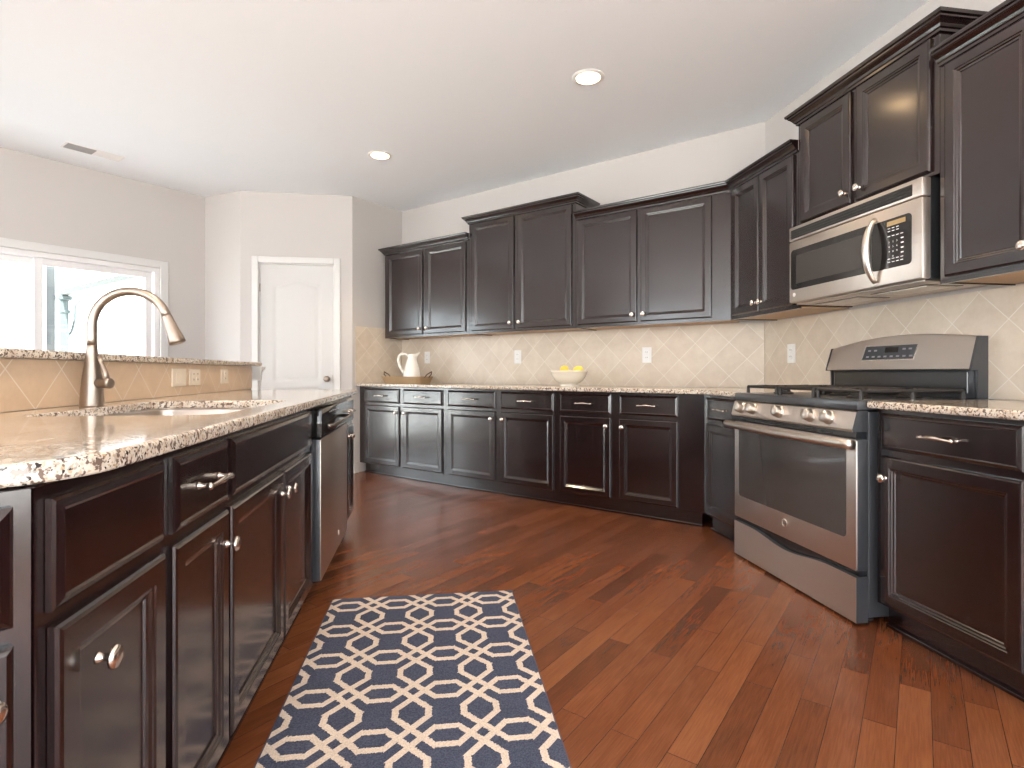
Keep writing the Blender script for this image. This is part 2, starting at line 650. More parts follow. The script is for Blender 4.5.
def cabinet(kind, label, group, origin, rz, x0, x1, z0, z1, depth, doors=(), drawers=(), toe=None, crownp=None, poly=None, under=False):
    """local frame: x to the right along the face, y into the wall, z up; face frame at y = 0"""
    t = thing(kind, label, 'cabinet', origin, rz, group)
    b = B()
    P = poly or [(x0, 0), (x1, 0), (x1, depth), (x0, depth)]
    if under:
        # framed box with an open rail below, so the pale bottom panel sits up inside
        prism(b, P, z0 + .012, z1, .0015, 1)
        box(b, x0, x1 if not poly else poly[1][0], 0, .019, z0, z0 + .014)
        box(b, x0, x0 + .016, .019, depth, z0, z0 + .014)
        if not poly:
            box(b, x1 - .016, x1, .019, depth, z0, z0 + .014)
    else:
        prism(b, P, z0, z1, .0015, 1)
    obj('body', b, ESP, t)
    if under:
        b = B()
        xe = (x1 - .018) if not poly else min(poly[1][0], poly[2][0]) - .02
        box(b, x0 + .018, xe, .021, depth - .004, z0 + .006, z0 + .0115)
        u = obj('bottom_panel', b, ESP_IN, t)
        u['label'] = 'pale birch underside panel'
    if toe:
        b = B()
        tx0, tx1 = toe
        box(b, tx0, tx1, .05, depth, 0.0, z0 - .0005)
        box(b, tx0, tx1, .036, .0495, 0.0, .016, .004, 2)
        obj('toe_kick', b, ESP, t)
    for d in doors:
        a0, a1, c0, c1, kx, kz = d
        b = B()
        nested(b, a0, a1, c0, c1, DOOR_PROF)
        o = obj('door', b, ESP, t)
        if kx is not None:
            add_knob(o, kx, kz)
    for d in drawers:
        a0, a1, c0, c1, hx = d
        b = B()
        nested(b, a0, a1, c0, c1, FLAT_PROF)
        o = obj('drawer' if hx is not None else 'false_drawer_front', b, ESP, t)
        if hx is not None:
            add_pull(o, hx, (c0 + c1) / 2 + .0)
    if crownp:
        b = B()
        crown(b, crownp[0], crownp[1])
        obj('crown_molding', b, ESP, t)
    return t


# ------------------------------------------------------------------ room shell
WN = 4.27          # back wall plane n
SW = -4.66         # side wall plane s (tiled), from n = 3.60
WX = 2.39          # range wall plane x
LS = -5.90         # patio-door wall plane s
P_corner = (WX, WN * 2 ** .5 - WX)
c1 = (-2.245, 6.087)
DY = 5.83


def wall(name, p, q, h=CEIL, t=.12, z0=0.0, label=None, holes=(), mat=PAINT):
    """wall from p to q with the room on the left of p->q; thickness away from it. holes = (u0,u1,z0,z1)"""
    p, q = Vector((*p, 0)), Vector((*q, 0))
    d = (q - p)
    L = d.length
    d.normalize()
    nrm = Vector((d.y, -d.x, 0))        # away from the room
    b = B()
    us = sorted({0, L, *[u for h_ in holes for u in h_[:2]]})
    zs = sorted({z0, h, *[z for h_ in holes for z in h_[2:]]})
    M = Matrix((( d.x, nrm.x, 0, p.x), (d.y, nrm.y, 0, p.y), (0, 0, 1, 0), (0, 0, 0, 1)))
    for i in range(len(us) - 1):
        for j in range(len(zs) - 1):
            uc, zc = (us[i] + us[i + 1]) / 2, (zs[j] + zs[j + 1]) / 2
            if any(h_[0] < uc < h_[1] and h_[2] < zc < h_[3] for h_ in holes):
                continue
            bb = bmesh.new()
            box(bb, us[i], us[i + 1], 0, t, zs[j], zs[j + 1])
            merge(b, bb, 0, M)
    bmesh.ops.remove_doubles(b, verts=b.verts, dist=1e-5)
    return struct(name, b, mat, None, label)


def P2(v):
    return (v.x, v.y)


# going round with the room on the left of p->q (counter-clockwise)
wall('wall_right', (WX, REAR_Y), P_corner, label='range wall painted greige', holes=[(ADDED_WIN[0] - REAR_Y, ADDED_WIN[1] - REAR_Y, *RW_Z)])
wall('wall_back', P_corner, P2(sn(SW - .0, WN)), label='back wall behind the long cabinet run')
wall('wall_side', P2(sn(SW, WN + .11)), (-.752, DY), label='short return wall beside the door')
DOOR_X0, DOOR_X1, DOOR_Z = -1.655, -.930, 2.118
u0 = -.752 - DOOR_X1
u1 = -.752 - DOOR_X0
wall('wall_pantry', (-.752, DY), (-1.826, DY), label='short wall holding the white panel door', holes=[(u0, u1, 0, DOOR_Z)])
wall('wall_jog', (-1.826, DY), c1, label='narrow jog of wall left of the door')
wl_end = sn(LS, -2.2)
Lw = (Vector((*c1, 0)) - wl_end).length
nc1 = 2.716
wall('wall_left', c1, P2(wl_end), label='wall with the sliding patio door', holes=[(nc1 - PD_N1, nc1 - PD_N0, .02, PD_Z)])
wall('wall_west', P2(wl_end), (WEST_X, wl_end.y - .001), label='far left wall')
wall('wall_west', (WEST_X, wl_end.y), (WEST_X, REAR_Y), label='far left wall with windows', holes=[(wl_end.y - b_, wl_end.y - a_, *RW_Z) for a_, b_ in WEST_WIN])
wall('wall_rear', (WEST_X, REAR_Y), (WX, REAR_Y), label='wall behind the camera with windows', holes=[(a_ - WEST_X, b_ - WEST_X, *RW_Z) for a_, b_ in REAR_WIN])
ws = wall('wall_corner', P_corner, (WX + .05, P_corner[1]), label='corner post')
bpy.data.objects.remove(ws)

OUT = [(WX + .12, REAR_Y - .12), (WX + .12, P_corner[1] + .1), P2(sn(SW - .1, WN + .12)), (-.9, 7.0), (-2.6, 7.0), P2(sn(LS - .12, 2.9)), P2(sn(LS - .12, -2.3)), (WEST_X - .12, wl_end.y), (WEST_X - .12, REAR_Y - .12)]
b = B()
prism(b, OUT, CEIL, CEIL + .12)
struct('ceiling', b, CEILM, None, 'smooth white ceiling')
b = B()
prism(b, OUT, -.1, 0)
struct('floor', b, WOOD, None, 'reddish brown hardwood plank floor laid diagonally')


def baseboard(name, p, q, h=.10):
    p, q = Vector((*p, 0)), Vector((*q, 0))
    d = (q - p)
    L = d.length
    d.normalize()
    nrm = Vector((d.y, -d.x, 0))
    M = Matrix(((d.x, nrm.x, 0, p.x), (d.y, nrm.y, 0, p.y), (0, 0, 1, 0), (0, 0, 0, 1)))
    b = B()
    bb = bmesh.new()
    box(bb, 0, L, -.014, 0, 0, h, .003, 1)
    merge(b, bb, 0, M)
    bb = bmesh.new()
    box(bb, 0, L, -.024, -.014, 0, .018, .003, 1)
    merge(b, bb, 0, M)
    struct(name, b, TRIMW, None, 'white baseboard')


baseboard('baseboard_side', P2(sn(SW, 3.66)), (-.745, DY - .007))
baseboard('baseboard_pantry', (-.752, DY), (DOOR_X1 + .065, DY))
baseboard('baseboard_jog', (-1.80, DY + .02), (c1[0] + .02, c1[1] - .02))
baseboard('baseboard_left', (c1[0] - .01, c1[1] - .01), P2(sn(LS, PD_N1 + .09)))
baseboard('baseboard_right', (WX, REAR_Y), (WX, .7))


# ---- white panel door (door_1)
def frame_rect(b, x0, x1, z0, z1, w, y0, y1, bottom=False):
    box(b, x0 - w, x0, y0, y1, z0, z1 + w, .004, 1)
    box(b, x1, x1 + w, y0, y1, z0, z1 + w, .004, 1)
    box(b, x0, x1, y0, y1, z1, z1 + w, .004, 1)
    if bottom:
        box(b, x0, x1, y0, y1, z0 - w, z0, .004, 1)


dr = link(bpy.data.objects.new('door_1', None))
dr['kind'] = 'structure'
dr['label'] = 'white two panel arched top door with casing and nickel knob'
dr.location = (DOOR_X0, DY, 0)
W = DOOR_X1 - DOOR_X0
b = B()
frame_rect(b, .0, W, 0, DOOR_Z, .062, -.018, .0)
frame_rect(b, .012, W - .012, 0, DOOR_Z - .012, .012, 0.001, .11)
obj('door_casing', b, TRIMW, dr)
b = B()
# leaf, with arched recessed panels built as a height grid
NX, NZ = 46, 130
lx0, lx1, lz0, lz1 = .014, W - .014, .012, DOOR_Z - .014


def rec(x, z):
    px0, px1 = lx0 + .125, lx1 - .125
    d = -1
    for (a, bz, arch) in ((.24, .87, False), (.94, 1.935, True)):
        top = bz
        if arch:
            t = (x - (px0 + px1) / 2) / ((px1 - px0) / 2)
            top = bz + .055 * (math.cos(max(-1, min(1, t)) * PI) * .5 + .5) - .03
        dd = min(x - px0, px1 - x, z - a, top - z)
        d = max(d, dd)
    if d <= 0:
        return 0.0
    return .010 * (min(d / .018, 1) if d < .018 else max(.35, 1 - (d - .018) / .03))


g = [[b.verts.new((lx0 + (lx1 - lx0) * i / NX, .012 + rec(lx0 + (lx1 - lx0) * i / NX, lz0 + (lz1 - lz0) * j / NZ), lz0 + (lz1 - lz0) * j / NZ)) for i in range(NX + 1)] for j in range(NZ + 1)]
for j in range(NZ):
    for i in range(NX):
        b.faces.new([g[j][i], g[j][i + 1], g[j + 1][i + 1], g[j + 1][i]])
box(b, lx0, lx1, .030, .048, lz0, lz1)
obj('door_panel', b, DOORW, dr, 'all')
b = B()
M = Matrix.Translation((W - .072, .012, .96)) @ Matrix.Rotation(PI / 2, 4, 'X')
lathe(b, [(.030, 0), (.030, .004), (.012, .008), (.011, .028), (.024, .036), (.029, .046), (.025, .056), (.012, .061), (0, .062)], 20, M)
obj('door_knob', b, NICKEL, dr, 'all')
b = B()
box(b, W - .0165, W - .012, .0, .020, .92, 1.0)
obj('strike_plate', b, NICKEL, dr)
for hz in (.3, 1.87):
    b = B()
    tube(b, [(.011, .006, hz - .04), (.011, .006, hz + .04)], .006, 8)
    obj('hinge', b, NICKEL, dr)

# ---- sliding patio door (window_1), local frame on the left wall: x along +n, y out of the room
wdw = link(bpy.data.objects.new('window_1', None))
wdw['kind'] = 'structure'
wdw['label'] = 'white framed sliding patio door looking out to a bright porch'
wdw.location = sn(LS, PD_N0)
wdw.rotation_euler = (0, 0, PI / 4)       # x along n
W = PD_N1 - PD_N0
b = B()
frame_rect(b, 0, W, 0, PD_Z, .07, -.02, .0)
obj('window_casing', b, TRIMW, wdw)
b = B()
frame_rect(b, .045, W - .045, .02, PD_Z - .045, .045, .0, .12)
box(b, 0, W, 0, .12, .0, .05)
obj('window_frame', b, VINYL, wdw)
mid = 1.395 - PD_N0
for nm, (a0, a1, y0) in {'sliding_panel': (.045, mid + .045, .06), 'fixed_panel': (mid - .045, W - .045, .02)}.items():
    b = B()
    frame_rect(b, a0 + .07, a1 - .07, .13, PD_Z - .045 - .06, .058, y0, y0 + .035)
    box(b, a0 + .01, a1 - .01, y0, y0 + .035, .05, .135)
    f = obj(nm, b, VINYL, wdw)
    b = B()
    box(b, a0 + .07, a1 - .07, y0 + .014, y0 + .02, .13, PD_Z - .105)
    obj('pane', b, GLASS, f)
b = B()
box(b, mid + .068, mid + .128, .098, .115, .05, PD_Z - .05)
obj('screen_frame', b, simple('light_blue_grey_screen_frame', (.40, .44, .46), .5), wdw)
# rear and west windows (behind the camera, they light the room)
k = 2
for a, bb_ in REAR_WIN:
    o = link(bpy.data.objects.new('window_%d' % k, None))
    o['kind'] = 'structure'
    o['label'] = 'white framed window behind the camera'
    k += 1
    o.location = ((a + bb_) / 2, REAR_Y, 0)
    w = (bb_ - a) / 2
    b = B()
    frame_rect(b, -w, w, RW_Z[0], RW_Z[1], .07, 0, .02, True)
    frame_rect(b, -w + .04, w - .04, RW_Z[0] + .04, RW_Z[1] - .04, .04, -.09, -.03, True)
    box(b, -w + .04, w - .04, -.08, -.04, 1.38, 1.42)
    obj('window_frame', b, TRIMW, o)
for a, bb_ in WEST_WIN:
    o = link(bpy.data.objects.new('window_%d' % k, None))
    o['kind'] = 'structure'
    o['label'] = 'white framed window in the far left wall'
    k += 1
    o.location = (WEST_X, (a + bb_) / 2, 0)
    o.rotation_euler = (0, 0, -PI / 2)
    w = (bb_ - a) / 2
    b = B()
    frame_rect(b, -w, w, RW_Z[0], RW_Z[1], .07, 0, .02, True)
    frame_rect(b, -w + .04, w - .04, RW_Z[0] + .04, RW_Z[1] - .04, .04, -.09, -.03, True)
    box(b, -w + .04, w - .04, -.08, -.04, 1.38, 1.42)
    obj('window_frame', b, TRIMW, o)

o = link(bpy.data.objects.new('window_%d' % k, None))  # added window out of view, there for the extra daylight
o['kind'] = 'structure'
o['label'] = 'white framed unseen window added to the range wall to brighten the ceiling'
o.location = (WX, sum(ADDED_WIN) / 2, 0)
o.rotation_euler = (0, 0, PI / 2)
w = (ADDED_WIN[1] - ADDED_WIN[0]) / 2
b = B()
frame_rect(b, -w, w, RW_Z[0], RW_Z[1], .07, 0, .02, True)
frame_rect(b, -w + .04, w - .04, RW_Z[0] + .04, RW_Z[1] - .04, .04, -.09, -.03, True)
box(b, -w + .04, w - .04, -.08, -.04, 1.38, 1.42)
obj('window_frame', b, TRIMW, o)

# ---- outside
b = B()
prism(b, [(-30, -30), (30, -30), (30, 30), (-30, 30)], -.25, -.12)
struct('ground', b, GROUND, None, 'pale sunlit patio ground')

# ------------------------------------------------------------------ backsplashes (UV in metres)
def slab_uv(name, p, q, z0, z1, t, mat, label, parent=None, cat='backsplash', group=None, shift=0.0, zs=1.0):
    """thin slab from p to q, room on the left of p->q, thickness into the room"""
    p, q = Vector((*p, 0)), Vector((*q, 0))
    d = (q - p)
    L = d.length
    d.normalize()
    inn = Vector((-d.y, d.x, 0))
    b = B()
    uvl = b.loops.layers.uv.new('UVMap')
    M = Matrix(((d.x, inn.x, 0, p.x), (d.y, inn.y, 0, p.y), (0, 0, 1, 0), (0, 0, 0, 1)))
    vs = [b.verts.new(M @ Vector((x, y, z))) for x in (0, L) for y in (0.0005, t) for z in (z0, z1)]
    for qd in ((0, 1, 3, 2), (4, 6, 7, 5), (0, 4, 5, 1), (2, 3, 7, 6), (0, 2, 6, 4), (1, 5, 7, 3)):
        f = b.faces.new([vs[i] for i in qd])
        for l in f.loops:
            c_ = l.vert.co - p
            l[uvl].uv = (shift + c_.dot(d) + c_.dot(inn), l.vert.co.z - zs)
    o = obj(name, b, mat, parent)
    if parent is None:
        tag(o, label, cat, group)
    return o


BS0, BS1 = .9155, 1.384
slab_uv('tile_backsplash', (WX, .75), (P_corner[0], P_corner[1] - .004), BS0, BS1, .009, TILE, 'beige diamond tile backsplash behind the range', shift=-2.47)
slab_uv('tile_backsplash', (P_corner[0] - .004, P_corner[1] + .004), P2(sn(SW, WN)), BS0, BS1, .009, TILE, 'beige diamond tile backsplash behind the fruit bowl and pitcher')
slab_uv('tile_backsplash', P2(sn(SW, WN - .01)), P2(sn(SW, 3.625)), BS0, 1.50, .009, TILE, 'narrow tan diamond tile backsplash on the return wall beside the white door')

# ------------------------------------------------------------------ back run
# local origins: x = s, so origin at n-plane with s = 0
BRZ = -PI / 4


def back_org(n):
    return sn(0, n)


FN = 3.685          # base frame plane
FD = WN - FN - .002
DZ0, DZ1 = .112, .697
WZ0, WZ1 = .724, .866
G = 'espresso base cabinets along the back wall'


def base_unit(label, x0, x1, cells, poly=None, toe=None, group=G):
    doors, drawers = [], []
    for (a, b_, side) in cells:
        kx = b_ - .03 if side == 'R' else a + .03
        doors.append((a, b_, DZ0, DZ1, kx, DZ1 - .062))
        drawers.append((a, b_, WZ0, WZ1, (a + b_) / 2))
    return cabinet('base_cabinet', label, group, back_org(FN), BRZ, x0, x1, .10, .882, FD, doors, drawers, toe or (x0 + .001, x1 - .001), None, poly)


base_unit('espresso base cabinet at the far left of the back run, under the white pitcher', -4.655, -3.449, [(-4.572, -4.054, 'R'), (-3.994, -3.482, 'L')], toe=(-4.62, -3.45))
base_unit('espresso base cabinet in the middle of the back run, left of the fruit bowl', -3.447, -2.272, [(-3.415, -2.877, 'R'), (-2.816, -2.299, 'L')])
cs = (2 * 1.80 - FN * 2 ** .5) * S      # corner s on the frame planes
wc = (2 * WX - WN * 2 ** .5) * S
base_unit('espresso base cabinet right of the fruit bowl, at the angled corner of the back run', -2.27, cs, [(-2.24, -1.808, 'R'), (-1.743, -1.312, 'L')],
          poly=[(-2.27, 0), (cs - .001, 0), (wc - .004, FD), (-2.27, FD)], toe=(-2.269, cs - .03))

# uppers on the back wall
UN = 3.94
UD = WN - UN - .002
UZ0 = 1.385


def upper_unit(kind, label, x0, x1, z1, dz1, cells, path, cz, poly=None, org=None, rz=BRZ, group='espresso wall cabinets on the back wall', z0=UZ0, dz0=1.409, depth=UD, under=True):
    doors = []
    for (a, b_, side) in cells:
        kx = b_ - .028 if side == 'R' else a + .028
        doors.append((a, b_, dz0, dz1, kx, dz0 + .055))
    return cabinet(kind, label, group, org or back_org(UN), rz, x0, x1, z0, z1, depth, doors, (), None, (path, cz), poly, under)


def ends(x0, x1, m0, m1, dep):
    """path for the crown: m = 'R' return to the wall, number = mitre slope, None = square"""
    pth = []
    if m0 == 'R':
        pth += [((x0, dep), (-1, 0)), ((x0, 0), (-1, -1))]
    else:
        pth += [((x0, 0), (-(m0 or 0), -1))]
    if m1 == 'R':
        pth += [((x1, 0), (1, -1)), ((x1, dep), (1, 0))]
    else:
        pth += [((x1, 0), ((m1 or 0), -1))]
    return pth


upper_unit('wall_cabinet', 'short espresso wall cabinet at the far left end, above the white pitcher', -4.56, -3.392, 2.272, 2.256,
           [(-4.520, -3.998, 'R'), (-3.949, -3.428, 'L')], ends(-4.56, -3.393, 'R', None, UD), 2.262)
upper_unit('wall_cabinet', 'tall espresso wall cabinet with stepped up crown, second from the left', -3.39, -2.252, 2.418, 2.402,
           [(-3.352, -2.869, 'R'), (-2.826, -2.286, 'L')], ends(-3.39, -2.252, 'R', 'R', UD), 2.405)
ucs = (2 * 2.05 - UN * 2 ** .5) * S
upper_unit('wall_cabinet', 'wide espresso wall cabinet above the fruit bowl, left of the angled corner', -2.25, ucs, 2.272, 2.256,
           [(-2.229, -1.721, 'R'), (-1.689, -1.167, 'L')], ends(-2.249, ucs, None, -.4142, UD), 2.262,
           poly=[(-2.25, 0), (ucs, 0), (wc - .003, UD), (-2.25, UD)])

# ------------------------------------------------------------------ range wall run. local x = -y
RRZ = -PI / 2


def range_org(x):
    return Vector((x, 0, 0))


FX = 1.80
RD = WX - FX - .002
yc = FN * 2 ** .5 - FX            # corner y on frame planes
GR = 'espresso base cabinets along the range wall'


def rbase(label, x0, x1, cells, poly=None, toe=None):
    doors, drawers = [], []
    for (a, b_, side) in cells:
        kx = b_ - .03 if side == 'R' else a + .03
        doors.append((a, b_, DZ0, DZ1, kx if side else None, DZ1 - .085))
        drawers.append((a, b_, WZ0, WZ1, (a + b_) / 2))
    return cabinet('base_cabinet', label, GR, range_org(FX), RRZ, x0, x1, .10, .882, RD, doors, drawers, toe or (x0 + .001, x1 - .001), None, poly)


rbase('narrow espresso base cabinet between the angled corner and the left side of the range', -yc, -2.925, [(-3.365, -2.965, None)],
      poly=[(-yc, 0), (-2.925, 0), (-2.925, RD), (-P_corner[1] + .004, RD)], toe=(-yc + .015, -2.926))
rbase('espresso base cabinet just right of the range', -1.994, -1.383, [(-1.966, -1.43, 'L')])
rbase('espresso base cabinet at the right edge of the photo, furthest from the corner', -1.381, -.78, [(-1.345, -.81, 'R')])
GU = 'espresso wall cabinets on the range wall'
UX = 2.05
UDR = WX - UX - .002
ucy = UN * 2 ** .5 - UX
upper_unit('wall_cabinet', 'narrow two door espresso wall cabinet between the corner and the microwave', -ucy, -2.822, 2.272, 2.256,
           [(-3.483, -3.184, 'R'), (-3.174, -2.853, 'L')], ends(-ucy, -2.823, -.4142, None, UDR), 2.262,
           poly=[(-ucy, 0), (-2.822, 0), (-2.822, UDR), (-P_corner[1] + .003, UDR)], org=range_org(UX), rz=RRZ, group=GU, depth=UDR)
upper_unit('wall_cabinet', 'short raised espresso wall cabinet directly above the microwave', -2.820, -1.957, 2.418, 2.398,
           [(-2.79, -2.425, 'R'), (-2.387, -1.991, 'L')], ends(-2.820, -1.957, 'R', 'R', UDR), 2.405, org=range_org(UX), rz=RRZ,
           group=GU, z0=1.834, dz0=1.853, depth=UDR, under=False)
upper_unit('wall_cabinet', 'espresso wall cabinet right of the microwave, at the right edge', -1.955, -1.21, 2.272, 2.256,
           [(-1.926, -1.586, 'R'), (-1.567, -1.235, 'L')], ends(-1.955, -1.21, None, 'R', UDR), 2.262, org=range_org(UX), rz=RRZ, group=GU, depth=UDR)

# ------------------------------------------------------------------ countertops
CT0, CT1 = .884, .914


def granite(name, poly, label, z0=CT0, z1=CT1, bev=.009):
    b = B()
    prism(b, poly, z0, z1, bev, 3)
    o = obj(name, b, GRAN)
    tag(o, label, 'countertop')
    return o


ce = 3.63
cx = 1.755
granite('granite_countertop', [P2(sn(SW + .003, ce)), (cx, ce * 2 ** .5 - cx), (cx, 2.922), (WX - .004, 2.922), (WX - .004, P_corner[1] - .003), P2(sn(SW + .003, WN - .004))],
        'speckled granite countertop along the back wall carrying the pitcher and fruit bowl')
granite('granite_countertop', [(cx, 1.997), (cx, .75), (WX - .004, .75), (WX - .004, 1.997)], 'speckled granite countertop right of the range')

# ------------------------------------------------------------------ island
IX = -.500          # frame plane of the island cabinets
IRZ = PI / 2        # local x = +y


def isl(x):
    return Vector((x, 0, 0))


BARX = -1.21
ID = IX - BARX - .004
GI = 'espresso island cabinets'


def icab(label, x0, x1, doors, drawers, toe=True, poly=None):
    return cabinet('island_cabinet', label, GI, isl(IX), IRZ, x0, x1, .10, .882, ID, doors, drawers, (x0 + .001, x1 - .001), None, poly)


iy0 = .800
icab('espresso island cabinet nearest the camera with one knobbed door and a plain drawer front', iy0, 1.149, [(.822, 1.131, .112, .69, .905, .607)], [(.818, 1.131, .712, .862, None)],
     poly=[(iy0, 0), (1.149, 0), (1.149, ID), (iy0 - .004, ID)])
icab('narrow espresso island cabinet with one drawer and one door, left of the sink cabinet', 1.151, 1.479, [(1.168, 1.466, .112, .69, 1.438, .612)], [(1.172, 1.466, .712, .862, 1.332)])
icab('wide espresso island cabinet under the sink with two doors', 1.481, 2.507, [(1.490, 1.992, .112, .69, 1.955, .622), (2.010, 2.478, .112, .69, 2.05, .622)], [(1.495, 2.478, .712, .862, None)])
icab('espresso island cabinet at the far end beyond the dishwasher', 3.335, 3.845, [(3.37, 3.585, .112, .69, 3.555, .63), (3.60, 3.815, .112, .69, 3.63, .63)], [(3.37, 3.815, .712, .862, 3.592)])
# angled end cabinet, face turned 45 degrees towards the camera
ang = thing('island_cabinet', 'espresso island cabinet on the angled near end, cut off by the left edge', 'cabinet', (IX, iy0 - .003, 0), PI / 4, GI)
# local x runs (S, S): the face extends to negative x
AL = .52
b = B()
prism(b, [(-AL, 0), (-.002, 0), (-.002 - .0, .001), (-.42, .42), (-AL - .30, .30)], .10, .882, .0015, 1)
obj('body', b, ESP, ang)
b = B()
prism(b, [(-AL, .06), (-.035, .06), (-.42, .40), (-AL - .27, .30)], 0, .0995)
obj('toe_kick', b, ESP, ang)
b = B()
nested(b, -AL + .03, -.021, .112, .69, DOOR_PROF)
o = obj('door', b, ESP, ang)
add_knob(o, -.050, .628)
b = B()
nested(b, -AL + .03, -.021, .712, .862, FLAT_PROF)
o = obj('drawer', b, ESP, ang)
add_pull(o, -AL / 2, .79)

def sides(o, mat):
    """front faces keep the first material, edges and sides take mat"""
    o.data.materials.append(mat)
    for f in o.data.polygons:
        if f.normal.y > -.35:
            f.material_index = 1


# dishwasher
dw = thing('dishwasher', 'black and stainless dishwasher set into the island beyond the sink', 'dishwasher', (IX, 2.51, 0), IRZ)
DW = .823
b = B()
box(b, .004, DW - .004, .001, ID - .01, .10, .878)
box(b, .02, DW - .02, .05, ID - .01, 0, .0995)
obj('body', b, ENAMEL, dw)
b = B()
box(b, .012, DW - .012, -.042, -.0005, .115, .735, .004, 2)
DWS = simple('dark_stainless', (.20, .18, .175), .22, 1)
d = obj('door', b, STEEL, dw, True)
sides(d, SLATE)
d['label'] = 'stainless door panel'
b = B()
box(b, .012, DW - .012, -.046, -.0005, .742, .868, .006, 2)
pn = obj('control_panel', b, BLACKG, dw, True)
b = B()
pts = [(.10, -.046, .785), (.10, -.070, .785), (.14, -.078, .785), (DW - .14, -.078, .785), (DW - .10, -.070, .785), (DW - .10, -.046, .785)]
tube(b, pts, .010, 10)
h = obj('handle', b, DWS, dw, 'all')
b = B()
M = Matrix.Translation((.50, -.042, .19)) @ Matrix.Rotation(PI / 2, 4, 'X')
lathe(b, [(.013, 0), (.013, .002), (.010, .003), (0, .003)], 18, M)
obj('badge', b, PLASTW, d)
for i in range(6):
    b = B()
    box(b, .2 + i * .05, .225 + i * .05, -.0468, -.0455, .84, .846)
    obj('control_mark', b, MARKD, pn)

# island countertop with sink cut-out (corner chamfer rounded)
SX0, SX1, SY0, SY1 = -1.06, -.565, 1.62, 2.40
edge = -.458
poly = []
ccx, ccy, R_ = edge - .16, .91, .16
for i in range(9):
    a = math.radians(-45 * (1 - i / 8))
    poly.append((ccx + R_ * math.cos(a), ccy + R_ * math.sin(a)))
p45 = poly[0]
t_ = .48
outer = [(p45[0] - t_, p45[1] - t_), ] + poly + [(edge, 3.80), (edge - .012, 3.832), (edge - .04, 3.85), (BARX + .001, 3.85), (BARX + .001, p45[1] - t_)]


def rrect(x0, x1, y0, y1, r, n=6):
    pts = []
    for cx_, cy_, a0 in ((x1 - r, y1 - r, 0), (x0 + r, y1 - r, 90), (x0 + r, y0 + r, 180), (x1 - r, y0 + r, 270)):
        for i in range(n + 1):
            a = math.radians(a0 + 90 * i / n)
            pts.append((cx_ + r * math.cos(a), cy_ + r * math.sin(a)))
    return pts


def slab_with_hole(outer, inner, z0, z1, bev):
    b = bmesh.new()
    def ring(pts, z):
        return [b.verts.new((x, y, z)) for x, y in pts]
    for z in (z0, z1):
        es = []
        for pts in (outer, inner):
            vs = ring(pts, z)
            for i in range(len(vs)):
                es.append(b.edges.new((vs[i], vs[(i + 1) % len(vs)])))
        bmesh.ops.triangle_fill(b, use_beauty=True, use_dissolve=False, edges=es)
    b.verts.ensure_lookup_table()
    no, ni = len(outer), len(inner)
    V = b.verts
    for base, n in ((0, no), (no, ni)):
        for i in range(n):
            j = (i + 1) % n
            b.faces.new([V[base + i], V[base + j], V[no + ni + base + j], V[no + ni + base + i]])
    bmesh.ops.recalc_face_normals(b, faces=b.faces)
    es = [e for e in b.edges if abs(e.verts[0].co.z - e.verts[1].co.z) < 1e-6 and len(e.link_faces) == 2 and abs(e.link_faces[0].normal.z - e.link_faces[1].normal.z) > .5 and min(abs(f.normal.z) for f in e.link_faces) < .5]
    bmesh.ops.bevel(b, geom=es, offset=bev, segments=3, affect='EDGES', profile=.5)
    return b


b = slab_with_hole(outer, rrect(SX0, SX1, SY0, SY1, .06), CT0, CT1, .007)
o = obj('granite_countertop', b, GRAN)
tag(o, 'speckled granite island countertop with rounded near corner holding the sink', 'countertop')

# sink: undermount bowl
sk = thing('sink', 'undermount stainless steel sink in the island granite', 'sink', ((SX0 + SX1) / 2, (SY0 + SY1) / 2, CT0))
b = B()
prof = [(.02, -.001), (-.004, -.001), (-.004, -.008), (0.004, -.012), (.010, -.15), (.03, -.185), (.07, -.19)]
hx, hy = (SX1 - SX0) / 2, (SY1 - SY0) / 2
rings = []
for ins, z in [(-.02, -.001), (.0, -.001), (.004, -.01), (.010, -.15), (.035, -.185), (.10, -.19), (.19, -.192)]:
    rings.append([b.verts.new((x, y, z)) for x, y in rrect(-hx + ins, hx - ins, -hy + ins, hy - ins, max(.012, .06 - ins * .25))])
for a_, b_ in zip(rings, rings[1:]):
    n = len(a_)
    for i in range(n):
        b.faces.new([a_[i], a_[(i + 1) % n], b_[(i + 1) % n], b_[i]])
b.faces.new(rings[-1])
o = obj('basin', b, SINKM, sk, True)
md = o.modifiers.new('thick', 'SOLIDIFY')
md.thickness = .002
md.offset = -1
b = B()
lathe(b, [(.045, -.189), (.045, -.186), (.036, -.185), (.030, -.1885), (0, -.1885)], 24)
obj('drain', b, STEEL2, sk, 'all')

# cabinet under the sink must leave room for the bowl: bodies are closed boxes, so cut the sink cabinet top
for o in list(COL.objects):
    if o.name.startswith('island_cabinet') and 'under the sink' in o.get('label', ''):
        bd = [c_ for c_ in o.children if c_.name.startswith('body')][0]
        me = bd.data
        bm = B()
        box(bm, 1.481, 2.507, 0, .018, .10, .882)
        box(bm, 1.481, 1.499, .018, ID, .10, .882)
        box(bm, 2.489, 2.507, .018, ID, .10, .882)
        box(bm, 1.499, 2.489, .018, ID, .10, .118)
        box(bm, 1.499, 2.489, ID - .012, ID, .118, .882)
        bmesh.ops.recalc_face_normals(bm, faces=bm.faces)
        bm.to_mesh(me)
        bm.free()

